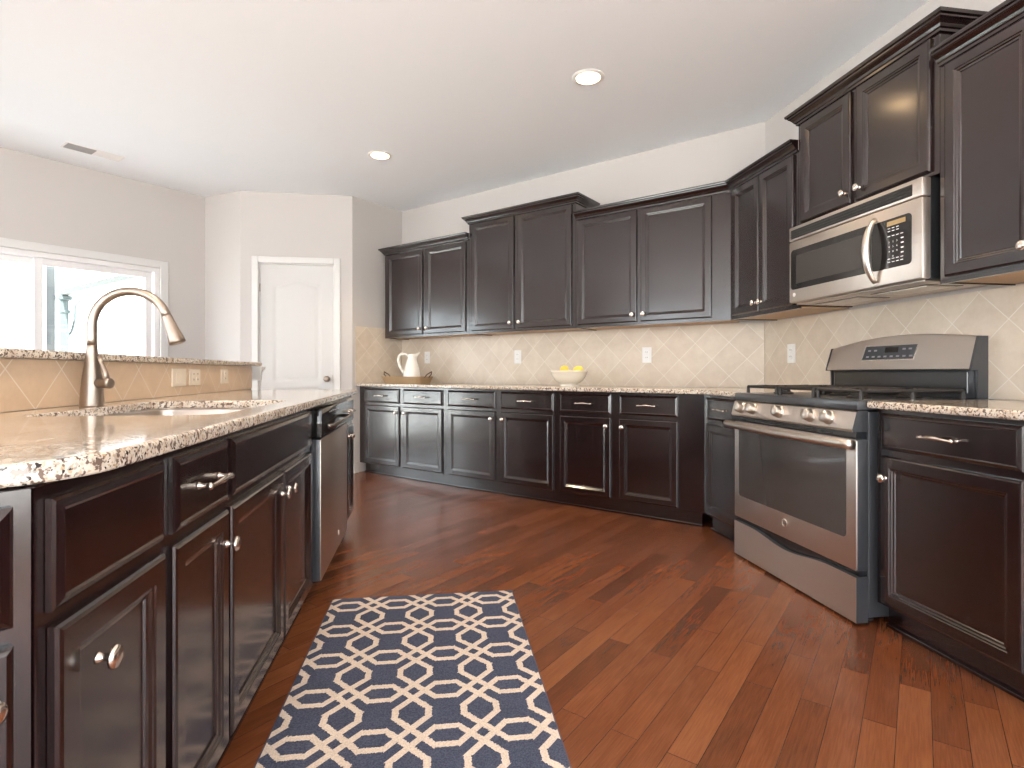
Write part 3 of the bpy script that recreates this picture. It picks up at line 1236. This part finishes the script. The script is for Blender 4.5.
# faucet
fc = thing('faucet', 'tall brushed nickel gooseneck pull down faucet behind the sink', 'faucet', (-1.12, 2.07, CT1))
b = B()
lathe(b, [(.0, 0), (.0345, 0), (.0345, .004), (.0345, .02), (.0325, .055), (.028, .10), (.0215, .145), (.0180, .175), (.0160, .200), (.0158, .2065)], 32)
obj('body', b, NICKEL, fc, 'all')
b = B()
RA = .1196
zc = 1.186 - CT1
pts = [(0, 0, .2072), (0, 0, .225), (0, 0, .25)]
for i in range(0, 23):
    a = PI - i / 22 * math.radians(163)
    pts.append((RA + RA * math.cos(a), 0, zc + RA * math.sin(a)))
tx, tz = pts[-1][0] - pts[-2][0], pts[-1][2] - pts[-2][2]
L_ = math.hypot(tx, tz)
tx, tz = tx / L_, tz / L_
tube(b, pts, .0148, 20)
obj('spout', b, NICKEL, fc, 'all')
e = Vector(pts[-1])
dv = Vector((tx, 0, tz))
q = dv.to_track_quat('Z', 'Y').to_matrix().to_4x4()
b = B()
lathe(b, [(.0155, -.002), (.0165, 0), (.0165, .004), (.0175, .02), (.0215, .055), (.0265, .088), (.0265, .096), (.022, .0985), (0, .0985)], 24, Matrix.Translation(e) @ q)
obj('spray_head', b, NICKEL, fc, 'all')
b = B()
hd = Vector((.93, -.36, 0)).normalized()
q = hd.to_track_quat('Z', 'Y').to_matrix().to_4x4()
M = Matrix.Translation((0, 0, .078)) @ q
lathe(b, [(.016, .025), (.0165, .05), (.0175, .066), (.0175, .075), (.013, .078), (0, .078)], 20, M)
p0 = Vector((0, 0, .078)) + hd * .062
tube(b, [p0 + Vector((0, 0, .008)), p0 + Vector((0, 0, .035)) - hd * .006, p0 + Vector((0, 0, .070)) - hd * .024, p0 + Vector((0, 0, .092)) - hd * .032], [.011, .0085, .0065, .0075], 12, flat=.7)
obj('handle', b, NICKEL, fc, 'all')

# raised bar: knee wall, tile face, granite top, corbel
b = B()
box(b, BARX - .13, BARX - .0005, .05, 4.095, 0, 1.070)
o = obj('bar_wall', b, PAINT)
o['kind'] = 'structure'
o['label'] = 'half height wall carrying the raised bar'
slab_uv('tile_backsplash', (BARX - .0005, 4.085), (BARX - .0005, .06), .9155, 1.069, .008, TILEB, 'tan diamond tile backsplash on the island bar below the raised granite', shift=-2.165, zs=.914) 
granite('granite_bar_top', [(BARX + .03, .0), (BARX + .03, 4.24), (BARX - .42, 4.24), (BARX - .42, .0)], 'raised speckled granite bar top above the island tile', 1.071, 1.099, .008)
b = B()
prism(b, [(0, 0), (.10, 0), (.10, -.02), (.03, -.04), (.012, -.10), (0, -.10)], 0, .07, .004, 1)
bmesh.ops.rotate(b, verts=b.verts, cent=(0, 0, 0), matrix=Matrix.Rotation(PI / 2, 3, 'X'))
o = obj('corbel', b, TRIMW, None, None, (BARX - .005, 4.098, 1.0695), (0, 0, PI / 2))
tag(o, 'small white corbel under the far end of the bar top', 'corbel')


# outlets
def outlet(label, p, rz, w, h, mat, duplex=True, gang=1, group=None, name='wall_outlet'):
    t = thing(name, label, 'outlet', p, rz, group)
    b = B()
    box(b, -w / 2, w / 2, -.006, 0, -h / 2, h / 2, .0025, 2)
    obj('cover_plate', b, mat, t)
    for gi in range(gang):
        gx = (gi - (gang - 1) / 2) * .046
        if duplex:
            for sz in (-.02, .02):
                b = B()
                M = Matrix.Translation((gx, -.006, sz * h / .115)) @ Matrix.Rotation(PI / 2, 4, 'X')
                lathe(b, [(.0165, 0), (.0165, .002), (.015, .003), (0, .003)], 16, M)
                r_ = obj('receptacle', b, mat, t)
                b = B()
                zz = sz * h / .115
                box(b, gx - .0075, gx - .005, -.0096, -.0088, zz - .002, zz + .007)
                box(b, gx + .005, gx + .0075, -.0096, -.0088, zz - .002, zz + .007)
                obj('slots', b, SLOT, r_)
        else:
            b = B()
            box(b, gx - .016, gx + .016, -.0085, -.006, -h * .29, h * .29, .001, 1)
            obj('rocker_switch', b, mat, t)
    return t


GO = 'outlets on the beige tile backsplash'
for lab, s_, zc in (('white outlet on the beige tile right behind the white pitcher', -4.256, 1.185), ('white outlet on the beige tile midway between pitcher and fruit bowl', -3.06, 1.172), ('white outlet on the beige tile right of the fruit bowl', -1.776, 1.167)):
    outlet(lab, sn(s_, WN - .0092, zc), BRZ, .078, .125, PLASTW, group=GO)
outlet('white outlet on the beige tile just left of the range', (WX - .0092, 3.344, 1.152), RRZ, .078, .125, PLASTW, group=GO)
GB = 'switches and outlets on the island bar tile'
IBX = BARX - .0005 + .0082
outlet('blank double white plate, leftmost on the island bar tile beside the faucet', (IBX, 2.93, 1.003), IRZ, .155, .088, ALMOND, False, 2, GB, 'switch_plate')
outlet('double white outlet plate in the middle of the three on the island bar tile', (IBX, 3.115, 1.003), IRZ, .135, .085, ALMOND, True, 2, GB)
outlet('single white outlet plate nearest the far end of the island bar tile', (IBX, 3.545, 1.005), IRZ, .115, .085, ALMOND, True, 1, GB)

# ------------------------------------------------------------------ range (local x = -y, front at y=0 -> x 1.72)
rg = thing('gas_range', 'stainless steel gas range with five knobs and black oven window', 'range', (1.72, 2.912, 0), RRZ)
RW = .905
BK = WX - 1.72 - .012
b = B()
box(b, .004, RW - .004, .055, BK, .03, .868, .002, 1)
obj('body', b, SLATE, rg)
for fx in (.06, RW - .06):
    for fy in (.10, BK - .08):
        b = B()
        lathe(b, [(.02, 0), (.02, .006), (.010, .010), (.010, .031)], 12, Matrix.Translation((fx, fy, 0)))
        obj('foot', b, IRON, rg)
# cooktop
b = B()
box(b, 0, RW, .0, BK, .874, .914, .006, 2)
ck = obj('cooktop', b, SLATE, rg, True)
# control panel sloping
b = B()
pf = [(.010, .872), (-.002, .866), (-.022, .796), (-.018, .787), (.05, .787), (.05, .872)]
vs0 = [b.verts.new((.002, y, z)) for y, z in pf]
vs1 = [b.verts.new((RW - .002, y, z)) for y, z in pf]
for i in range(len(pf)):
    j = (i + 1) % len(pf)
    b.faces.new([vs0[i], vs0[j], vs1[j], vs1[i]])
b.faces.new(vs0)
b.faces.new(vs1)
cp = obj('control_panel', b, STEEL, rg)
sides(cp, SLATE)
cp['label'] = 'stainless sloping control panel'
tilt = math.atan2(.02, .07)
kx = [2.912 - v for v in (2.825, 2.715, 2.492, 2.268, 2.152)]
for x_ in kx:
    b = B()
    M = Matrix.Translation((x_, -.011, .834)) @ Matrix.Rotation(PI / 2 - tilt, 4, 'X')
    lathe(b, [(.031, 0), (.031, .005), (.0265, .009), (.0255, .028), (.023, .036), (.015, .041), (0, .042)], 28, M)
    kk = obj('knob', b, STEEL2, rg, True)
    kk['label'] = 'silver burner knob'
# vent gap strip
b = B()
box(b, .01, RW - .01, .0, .055, .758, .786)
vs = obj('vent_strip', b, ENAMEL, rg)
b = B()
for i in range(7):
    box(b, .10 + i * .10, .165 + i * .10, -.0012, 0, .767, .773)
obj('vent_slots', b, SLOT, vs)
# oven door
b = B()
box(b, .002, RW - .002, -.004, .052, .222, .756, .006, 2)
od = obj('oven_door', b, STEEL, rg, True)
sides(od, SLATE)
b = B()
g0, g1, gz0, gz1 = .052, RW - .055, .345, .728
pts = rrect(g0, g1, gz0, gz1, .018, 5)
lo = [b.verts.new((x, -.0045, z)) for x, z in pts]
hi = [b.verts.new((x, -.0065, z)) for x, z in pts]
b.faces.new(hi)
for i in range(len(pts)):
    j = (i + 1) % len(pts)
    b.faces.new([lo[i], lo[j], hi[j], hi[i]])
obj('window_glass', b, OVENG, od)
b = B()
for zz in (.748,):
    pass
hp = []
for i in range(25):
    t = -1 + 2 * i / 24
    hp.append((RW / 2 + t * (RW / 2 + .018), -.040 - .018 * (1 - t * t), .738))
tube(b, hp, .0205, 14, flat=1.0)
for sx_ in (.03, RW - .03):
    box(b, sx_ - .012, sx_ + .012, -.046, -.003, .726, .750, .003, 1)
hh = obj('handle', b, STEEL2, od, 'all')
hh['label'] = 'long bowed stainless handle'
# round emblem with script letters
b = B()
M = Matrix.Translation((2.912 - 2.462, -.0042, .298)) @ Matrix.Rotation(PI / 2, 4, 'X')
lathe(b, [(.020, 0), (.020, .0025), (.018, .003), (.0172, .0022), (0, .0022)], 28, M)
em = obj('emblem', b, SATIN, od, True)


def text(body, size, loc, mat, parent, name='lettering', rot=(PI / 2, 0, 0), align='CENTER', space=1.0, extr=.0003, lsp=1.0):
    c_ = bpy.data.curves.new(name, 'FONT')
    c_.body = body
    c_.size = size
    c_.align_x = align
    c_.align_y = 'CENTER'
    c_.extrude = extr
    c_.space_character = space
    c_.space_line = lsp
    c_.materials.append(mat)
    tmp = link(bpy.data.objects.new(name, c_))
    me = bpy.data.meshes.new_from_object(tmp.evaluated_get(bpy.context.evaluated_depsgraph_get()))
    bpy.data.objects.remove(tmp)
    o = link(bpy.data.objects.new(name, me))
    o.parent = parent
    o.location = loc
    o.rotation_euler = rot
    return o


text('GE', .022, (2.912 - 2.462, -.0068, .298), SLOT, em)
# storage drawer with an arched finger recess along its top
b = B()
NX_ = 30
top = []
for i in range(NX_ + 1):
    t = i / NX_
    x_ = .002 + (RW - .004) * t
    u = max(0, 1 - abs((t - .5) / .33))
    dz = .030 * (3 * u * u - 2 * u ** 3)
    top.append((x_, .196 - dz))
outl = [(.002, .012), (RW - .002, .012)] + list(reversed(top))
lo = [b.verts.new((x, -.003, z)) for x, z in outl]
hi = [b.verts.new((x, .05, z)) for x, z in outl]
b.faces.new(lo)
b.faces.new(hi)
for i in range(len(outl)):
    j = (i + 1) % len(outl)
    b.faces.new([lo[i], lo[j], hi[j], hi[i]])
sides(obj('storage_drawer', b, STEEL, rg), SLATE)
b = B()
box(b, .012, RW - .012, .020, .054, .15, .221)
obj('drawer_gap_panel', b, ENAMEL, rg)
# side trim strip seen at the right front edge
# burners and grates
bz = .914
centers = [(.19, .17), (.19, .42), (RW / 2, .295), (RW - .19, .17), (RW - .19, .42)]
for x_, y_ in centers:
    b = B()
    lathe(b, [(.048, 0), (.05, .006), (.040, .012), (.034, .013), (.034, .020), (.030, .023), (0, .023)], 20, Matrix.Translation((x_, y_, bz)))
    obj('burner', b, IRON, ck, True)


def grate(x0, x1, ycs):
    b = B()
    y0, y1 = .055, BK - .115
    zt = bz + .036
    r = .0075
    def bar(p, q, rr=r):
        tube(b, [p, q], rr, 6)
    for (p, q) in (((x0, y0), (x1, y0)), ((x1, y0), (x1, y1)), ((x1, y1), (x0, y1)), ((x0, y1), (x0, y0)), ((x0, (y0 + y1) / 2), (x1, (y0 + y1) / 2))):
        bar((p[0], p[1], zt), (q[0], q[1], zt))
    for (px, py) in ((x0, y0), (x1, y0), (x0, y1), (x1, y1), (x0, (y0 + y1) / 2), (x1, (y0 + y1) / 2)):
        tube(b, [(px, py, bz), (px, py, zt)], [.010, .0075], 6)
    xm = (x0 + x1) / 2
    for yc_ in ycs:
        for k_ in range(4):
            a = PI / 4 + k_ * PI / 2
            ex = xm + (x1 - x0) / 2 * (1 if math.cos(a) > 0 else -1)
            ey = yc_ + (.10) * (1 if math.sin(a) > 0 else -1)
            tube(b, [(ex, ey, zt), ((ex + xm) / 2, (ey + yc_) / 2, zt + .004), (xm + .25 * (ex - xm), yc_ + .25 * (ey - yc_), zt)], [.0065, .0065, .005], 6)
        bar((xm, yc_ + .03, zt), (xm, yc_ + .12, zt), .006)
        bar((xm, yc_ - .03, zt), (xm, yc_ - .12, zt), .006)
    o = obj('grate', b, IRON, rg)
    o['label'] = 'black cast iron grate'


grate(.045, .30, (.17, .42))
grate(.33, RW - .33, (.295,))
grate(RW - .30, RW - .045, (.17, .42))
# backguard: sloped arched panel over a dark strip
BW = .857           # backguard is a little narrower than the cooktop
BY = 2.300 - 1.72
b = B()
box(b, .012, BW - .006, BY + .028, BK + .003, .914, 1.044, .006, 2)
bg = obj('backguard', b, SLATE, rg, True)
b = B()
box(b, .03, BW - .03, BY + .0215, BY + .0275, .935, 1.032, .003, 1)
obj('lower_glass_strip', b, ENAMEL, bg)
b = B()
NA = 28


def arch(t):
    return 1.163 + .040 * (1 - (2 * t - 1) ** 2) + .021 * t


rows = []
for i in range(NA + 1):
    t = i / NA
    x_ = BW * t
    zt = arch(t)
    rows.append([(x_, BY - .002, 1.044), (x_, BY, 1.052), (x_, BY + .034, zt - .004), (x_, BY + .040, zt), (x_, BK + .003, zt), (x_, BK + .003, 1.0445), (x_, BY + .003, 1.040)])
vv = [[b.verts.new(p_) for p_ in r_] for r_ in rows]
for a_, c_ in zip(vv, vv[1:]):
    for k_ in range(7):
        b.faces.new([a_[k_], a_[(k_ + 1) % 7], c_[(k_ + 1) % 7], c_[k_]])
b.faces.new(vv[0])
b.faces.new(vv[-1])
cpl = obj('backguard_panel', b, STEEL, rg, True)
cpl['label'] = 'arched stainless console'
for xe in (-.010, BW):
    b = B()
    zt = arch(0) if xe < 0 else arch(1)
    pr = [(BY - .004, 1.038), (BY - .002, 1.052), (BY + .033, zt + .002), (BK + .003, zt + .002), (BK + .003, .914), (BY + .03, .914), (BY + .028, 1.038)]
    va = [b.verts.new((xe, y, z)) for y, z in pr]
    vb = [b.verts.new((xe + .010, y, z)) for y, z in pr]
    b.faces.new(va)
    b.faces.new(vb)
    for i in range(len(pr)):
        j = (i + 1) % len(pr)
        b.faces.new([va[i], va[j], vb[j], vb[i]])
    obj('end_cap', b, SLATE, rg)
# display on the sloped face: y = BY-.012 at z 1.062 to BY+.045 at ~1.19
sl = math.atan2(.034, .135)


def slope_pt(x, z, off):
    y = BY + (z - 1.052) * .034 / .135
    return (x, y - off * math.cos(sl), z + off * math.sin(sl))


DX0, DX1 = 2.912 - 2.66, 2.912 - 2.335


def plate(x0, x1, z0, z1, off, mat, parent, name, skew=.012, th=.002):
    b = B()
    pts = [(x0, z0), (x1 - skew, z0), (x1, z1), (x0 + skew, z1)]
    lo = [b.verts.new(slope_pt(x, z, off - th)) for x, z in pts]
    hi = [b.verts.new(slope_pt(x, z, off)) for x, z in pts]
    b.faces.new(hi)
    b.faces.new(lo)
    for i in range(4):
        j = (i + 1) % 4
        b.faces.new([lo[i], lo[j], hi[j], hi[i]])
    return obj(name, b, mat, parent)


rim = plate(DX0 - .006, DX1 + .006, 1.089, 1.168, .003, SATIN, cpl, 'display_rim', th=.004)
dp = plate(DX0, DX1, 1.094, 1.163, .0045, SLATE, cpl, 'display_panel', th=.004)
plate(2.912 - 2.52, 2.912 - 2.44, 1.127, 1.155, .0052, BLACKG, cpl, 'clock_display', 0.0, .002)
b = B()
for (xx, zz) in [(DX0 + .035 + i * .038, 1.108) for i in range(8)] + [(DX0 + .04, 1.140), (DX0 + .08, 1.140), (DX1 - .07, 1.143), (DX1 - .035, 1.143)]:
    c0 = [slope_pt(xx - .009, zz - .004, .0056), slope_pt(xx + .009, zz - .004, .0056), slope_pt(xx + .009, zz + .004, .0056), slope_pt(xx - .009, zz + .004, .0056)]
    c1_ = [slope_pt(xx - .009, zz - .004, .0046), slope_pt(xx + .009, zz - .004, .0046), slope_pt(xx + .009, zz + .004, .0046), slope_pt(xx - .009, zz + .004, .0046)]
    h_ = [b.verts.new(p_) for p_ in c0]
    l_ = [b.verts.new(p_) for p_ in c1_]
    b.faces.new(h_)
    for i in range(4):
        j = (i + 1) % 4
        b.faces.new([l_[i], l_[j], h_[j], h_[i]])
obj('button_marks', b, MARKD, cpl)

# ------------------------------------------------------------------ microwave
mw = thing('microwave', 'stainless over the range microwave with curved handle and black keypad', 'microwave', (1.985, 2.812, 1.41), RRZ)
MW_ = .838
b = B()
box(b, .006, MW_ - .006, .045, WX - 1.985 - .012, .0, .418, .002, 1)
mb = obj('body', b, ENAMEL, mw)
b = B()
box(b, 0, MW_, 0, .044, 0.0, .335, .008, 2)
md_ = obj('door', b, STEEL, mw, True)
b = B()
box(b, 0, MW_, 0, .044, .338, .415, .006, 2)
vg = obj('vent_grille', b, STEEL, mw, True)
b = B()
box(b, .020, .792, -.001, .01, .349, .397)
vb_ = obj('vent_opening', b, SLOT, vg)
b = B()
for i in range(3):
    z_ = .358 + i * .013
    box(b, .020, .792, -.004, .001, z_, z_ + .0045)
obj('slats', b, IRON, vg)
gx0, gx1 = .020, 2.812 - 2.235
b = B()
pts = rrect(gx0, gx1, .070, .286, .02, 5)
lo = [b.verts.new((x, .001, z)) for x, z in pts]
hi = [b.verts.new((x, -.0025, z)) for x, z in pts]
b.faces.new(hi)
for i in range(len(pts)):
    j = (i + 1) % len(pts)
    b.faces.new([lo[i], lo[j], hi[j], hi[i]])
dg = obj('window_glass', b, BLACKG, md_)
b = B()
box(b, gx0 + .045, gx1 - .004, -.0038, -.002, .100, .252, .0008, 1)
obj('window_screen', b, MWG, md_)
b = B()
pts = rrect(2.812 - 2.23, 2.812 - 2.022, .070, .283, .018, 5)
lo = [b.verts.new((x, .001, z)) for x, z in pts]
hi = [b.verts.new((x, -.0025, z)) for x, z in pts]
b.faces.new(hi)
for i in range(len(pts)):
    j = (i + 1) % len(pts)
    b.faces.new([lo[i], lo[j], hi[j], hi[i]])
kp = obj('keypad', b, BLACKG, md_)
b = B()
box(b, 2.812 - 2.145, 2.812 - 2.05, -.0034, -.002, .252, .272)
obj('display', b, DISPA, kp)
kc = 2.812 - 2.103
kdig = '1234567890'
for q_, ch in enumerate(kdig):
    cx_ = kc - .030 + (q_ % 3) * .020 if q_ < 9 else kc - .010
    text(ch, .0105, (cx_, -.0030, .182 - (q_ // 3) * .021), MARK, kp)
for j_, z_ in enumerate((.240, .228, .206, .108, .094)):
    for i in range(3 if j_ < 2 else 4):
        b = B()
        x_ = kc - .038 + i * .022
        box(b, x_, x_ + .013, -.0032, -.002, z_, z_ + .0032)
        obj('key_label', b, MARK, kp)
for z_ in (.186, .166, .145, .125):
    b = B()
    box(b, kc + .030, kc + .043, -.0032, -.002, z_, z_ + .005)
    obj('key_label', b, MARK, kp)
b = B()
hp, hr = [], []
for i in range(21):
    t = -1 + 2 * i / 20
    hp.append((2.812 - 2.205 + .0, -.008 - .046 * (1 - t * t) ** .8, .160 + t * .142))
    hr.append(.009 + .0085 * (1 - t * t))
tube(b, hp, hr, 12, flat=1.0)
hh = obj('handle', b, STEEL2, md_, 'all')
hh['label'] = 'curved satin handle'
b = B()
M = Matrix.Translation((.045, 0, .042)) @ Matrix.Rotation(PI / 2, 4, 'X')
lathe(b, [(.011, 0), (.011, .002), (.009, .0028), (0, .0028)], 18, M)
obj('emblem', b, PLASTW, md_)
b = B()
box(b, .02, MW_ - .02, .03, WX - 1.985 - .03, -.010, -.0005, .003, 1)
un = obj('underside_panel', b, STEEL, mw)
b = B()
box(b, .08, .38, .10, .28, -.0125, -.0098)
box(b, .46, .76, .10, .28, -.0125, -.0098)
obj('grease_filters', b, ENAMEL, un)
b = B()
box(b, .10, .36, .12, .26, -.0145, -.0122)
box(b, .48, .74, .12, .26, -.0145, -.0122)
obj('filter_mesh', b, STEEL2, un)

# ------------------------------------------------------------------ pitcher, tray, bowl, lemons
def onray(px, n):
    th = math.radians(8.7)
    r = Vector((math.sin(th), math.cos(th), 0)) + Vector((math.cos(th), -math.sin(th), 0)) * (px - 512) / 555
    return r * (n / ((r.x + r.y) * S))


tp = onray(407, 3.98)
ty = thing('serving_tray', 'long shallow tan wooden tray with dark end handles under the pitcher', 'tray', (tp.x, tp.y, CT1), BRZ + .0)
b = B()
rings = []
TH, TW = .29, .12
for (kx_, ky_, z_) in ((.90, .80, .0), (1.0, 1.0, .070), (.975, .96, .070), (.88, .77, .012)):
    rings.append([b.verts.new((x, y, z_)) for x, y in rrect(-TH * kx_, TH * kx_, -TW * ky_, TW * ky_, .05, 5)])
for a_, b_ in zip(rings, rings[1:]):
    n = len(a_)
    for i in range(n):
        b.faces.new([a_[i], a_[(i + 1) % n], b_[(i + 1) % n], b_[i]])
b.faces.new(rings[0])
b.faces.new(rings[-1])
obj('tray_body', b, TRAYM, ty)
for sg in (-1, 1):
    b = B()
    tube(b, [(sg * TH * .97, -.03, .06), (sg * (TH + .03), -.028, .092), (sg * (TH + .062), 0, .118), (sg * (TH + .03), .028, .092), (sg * TH * .97, .03, .06)], .006, 8)
    o = obj('handle', b, TWIG, ty, 'all')
pt = onray(412, 3.98)
pi_ = thing('pitcher', 'white ceramic pitcher with a loop handle standing on the wooden tray', 'pitcher', (pt.x, pt.y, CT1 + .0125), 0)
pi_.scale = (1.0, 1.0, 1.15)
b = B()
prof = [(.0, .0), (.082, .0), (.089, .008), (.091, .05), (.083, .10), (.066, .16), (.050, .20), (.045, .225), (.052, .25)]
lip = [(.049, .248), (.041, .222), (.046, .198), (.06, .16), (.075, .10), (.08, .03), (.0, .02)]
full = prof + lip
n = 32
rings = []
for r_, z_ in full:
    ring = []
    if r_ < 1e-5:
        rings.append([b.verts.new((0, 0, z_))])
        continue
    for i in range(n):
        a = 2 * PI * i / n
        k_ = max(0, (z_ - .20) / .05)
        sp = max(0, math.cos(a)) ** 6 * k_
        ring.append(b.verts.new((r_ * math.cos(a) + sp * .035, r_ * math.sin(a) * (1 - .15 * sp), z_ + sp * .022 - .008 * k_ * max(0, -math.cos(a)))))
    rings.append(ring)
for a_, b_ in zip(rings, rings[1:]):
    for i in range(n):
        j = (i + 1) % n
        u = []
        for v in (a_[i % len(a_)], a_[j % len(a_)], b_[j % len(b_)], b_[i % len(b_)]):
            if v not in u:
                u.append(v)
        b.faces.new(u)
obj('body', b, CERAM, pi_, 'all')
b = B()
hp = [(-.040, 0, .232), (-.070, 0, .250), (-.105, 0, .252), (-.130, 0, .232), (-.138, 0, .195), (-.126, 0, .150), (-.105, 0, .110), (-.083, 0, .075)]
tube(b, hp, [.010, .0105, .011, .011, .011, .0105, .010, .009], 10, flat=1.3)
obj('handle', b, CERAM, pi_, 'all')

bw = onray(569, 3.82)
bo = thing('fruit_bowl', 'white footed ceramic bowl holding lemons on the back countertop', 'bowl', (bw.x, bw.y, CT1), 0)
b = B()
lathe(b, [(.0, .006), (.060, .006), (.066, .0), (.072, .0), (.070, .012), (.062, .022), (.085, .030), (.115, .055), (.136, .090), (.142, .112), (.150, .118), (.150, .126), (.143, .127), (.136, .116), (.128, .088), (.108, .058), (.075, .038), (.0, .034)], 40)
obj('bowl_body', b, CREAMC, bo, 'all')


def lemon(dx, dy, z, ax, label):
    b = B()
    pr = []
    for i in range(15):
        t = PI * i / 14
        r_ = .032 * math.sin(t) ** .9
        zz = -.041 * math.cos(t)
        if i in (0, 14):
            r_ = 0
        if i in (1, 13):
            r_ = .009
        pr.append((r_, zz))
    lathe(b, pr, 18, Matrix.Rotation(ax, 4, 'Z') @ Matrix.Rotation(1.3, 4, 'X'))
    o = obj('lemon', b, LEMON, None, 'all', (bw.x + dx, bw.y + dy, CT1 + z))
    tag(o, label, 'lemon', 'lemons in the white bowl')


# image right is (cos, -sin) of the view
RTv = Vector((math.cos(math.radians(8.7)), -math.sin(math.radians(8.7)), 0))
lemon(-.038 * RTv.x, -.038 * RTv.y, .136, .3, 'left lemon of the two showing over the bowl rim')
lemon(.072 * RTv.x, .072 * RTv.y, .132, 1.4, 'right lemon of the two showing over the bowl rim')
lemon(.01, .055, .100, 2.2, 'lemon at the back of the bowl, hidden low behind the rim')

# ------------------------------------------------------------------ rug
rug = thing('area_rug', 'navy rug with cream interlocking trellis pattern on the hardwood floor', 'rug', (-.033, 2.263, 0), math.radians(-1.2))
b = B()
box(b, -.392, .418, -1.03, .318, .0005, .008, .002, 1)
obj('pile', b, RUG, rug)
b = B()
tube(b, [(-.392, -1.03, .004), (.418, -1.03, .004), (.418, .318, .004), (-.392, .318, .004), (-.392, -1.03, .004)], .004, 6)
obj('binding', b, RUGB, rug)

# ------------------------------------------------------------------ ceiling lights and vent
CANS = [((.967, 3.26), 'round recessed ceiling light in the kitchen, the larger one nearest the camera'),
        ((-.384, 4.69), 'round recessed ceiling light, the smaller one further away'),
        ((1.55, 1.35), 'round recessed ceiling light above and right of the camera, out of the frame'),
        ((-.6, 1.4), 'round recessed ceiling light over the near end of the island, out of the frame')]
for (x_, y_), lab in CANS:
    t = thing('recessed_light', lab, 'ceiling light', (x_, y_, CEIL), 0, 'recessed ceiling lights')
    b = B()
    lathe(b, [(.070, -.001), (.098, -.001), (.098, -.004), (.092, -.008), (.072, -.008), (.070, -.001)], 32, close=True)
    obj('trim_ring', b, CANT, t, True)
    b = B()
    lathe(b, [(.0705, -.002), (.06, -.0045), (.03, -.0055), (0, -.006)], 28)
    obj('lamp_lens', b, CANE, t, 'all')
    l = bpy.data.lights.new('can_spot', 'SPOT')
    l.energy = 40
    l.color = (1, .80, .56)
    l.spot_size = math.radians(118)
    l.spot_blend = .6
    l.shadow_soft_size = .06
    lo_ = link(bpy.data.objects.new('can_spot', l))
    lo_.location = (x_, y_, CEIL - .03)

vt = thing('ceiling_vent', 'grey slotted ceiling air vent near the patio door', 'vent', sn(-5.405, 1.622, CEIL), PI / 4)
b = B()
box(b, -.20, .20, -.075, .075, -.006, -.0005, .002, 1)
obj('frame', b, VENTW, vt)
b = B()
for i in range(9):
    box(b, -.185, -.0, -.062 + i * .014, -.056 + i * .014, -.012, -.0055)
obj('louvers', b, VENTM, vt)
b = B()
for i in range(9):
    box(b, .005, .185, -.062 + i * .014, -.056 + i * .014, -.009, -.0055)
o = obj('louvers', b, VENTW, vt)
o['label'] = 'white louvers'

# ------------------------------------------------------------------ porch outside the patio door
def outpt(px, depth_s):
    """point on the plane s = depth_s seen at image column px"""
    th = math.radians(8.7)
    r = Vector((math.sin(th), math.cos(th), 0)) + Vector((math.cos(th), -math.sin(th), 0)) * (px - 512) / 555
    k_ = depth_s / ((r.x - r.y) * S)
    return r * k_


pp = outpt(64, -9.5)
t = thing('porch_post', 'slim blue grey porch post seen through the patio door glass', 'post', (pp.x, pp.y, -.12), PI / 4)
b = B()
box(b, -.045, .045, -.045, .045, 0, 2.14, .004, 1)
obj('shaft', b, TEAL, t)
b = B()
box(b, -.08, .08, -.08, .08, 2.14, 2.20, .006, 1)
box(b, -.06, .06, -.06, .06, 1.96, 2.0, .006, 1)
obj('capital', b, TEAL, t)
b = B()
tube(b, [(.03, 0, 1.62), (.09, 0, 1.72), (.125, 0, 1.90), (.13, 0, 2.08), (.19, 0, 2.17)], .018, 8)
obj('brace', b, TEAL, t)
pe = outpt(160, -6.56)
b = B()
v = (pe - pp)
L_ = v.length + .2
prism(b, [(0, -.04), (L_, -.04), (L_, .04), (0, .04)], 0, .075)
o = obj('porch_beam', b, BEAMM, None, None, (pp.x, pp.y, 2.085), (0, 0, math.atan2(v.y, v.x)))
tag(o, 'pale green grey porch beam running from the post towards the house', 'beam')
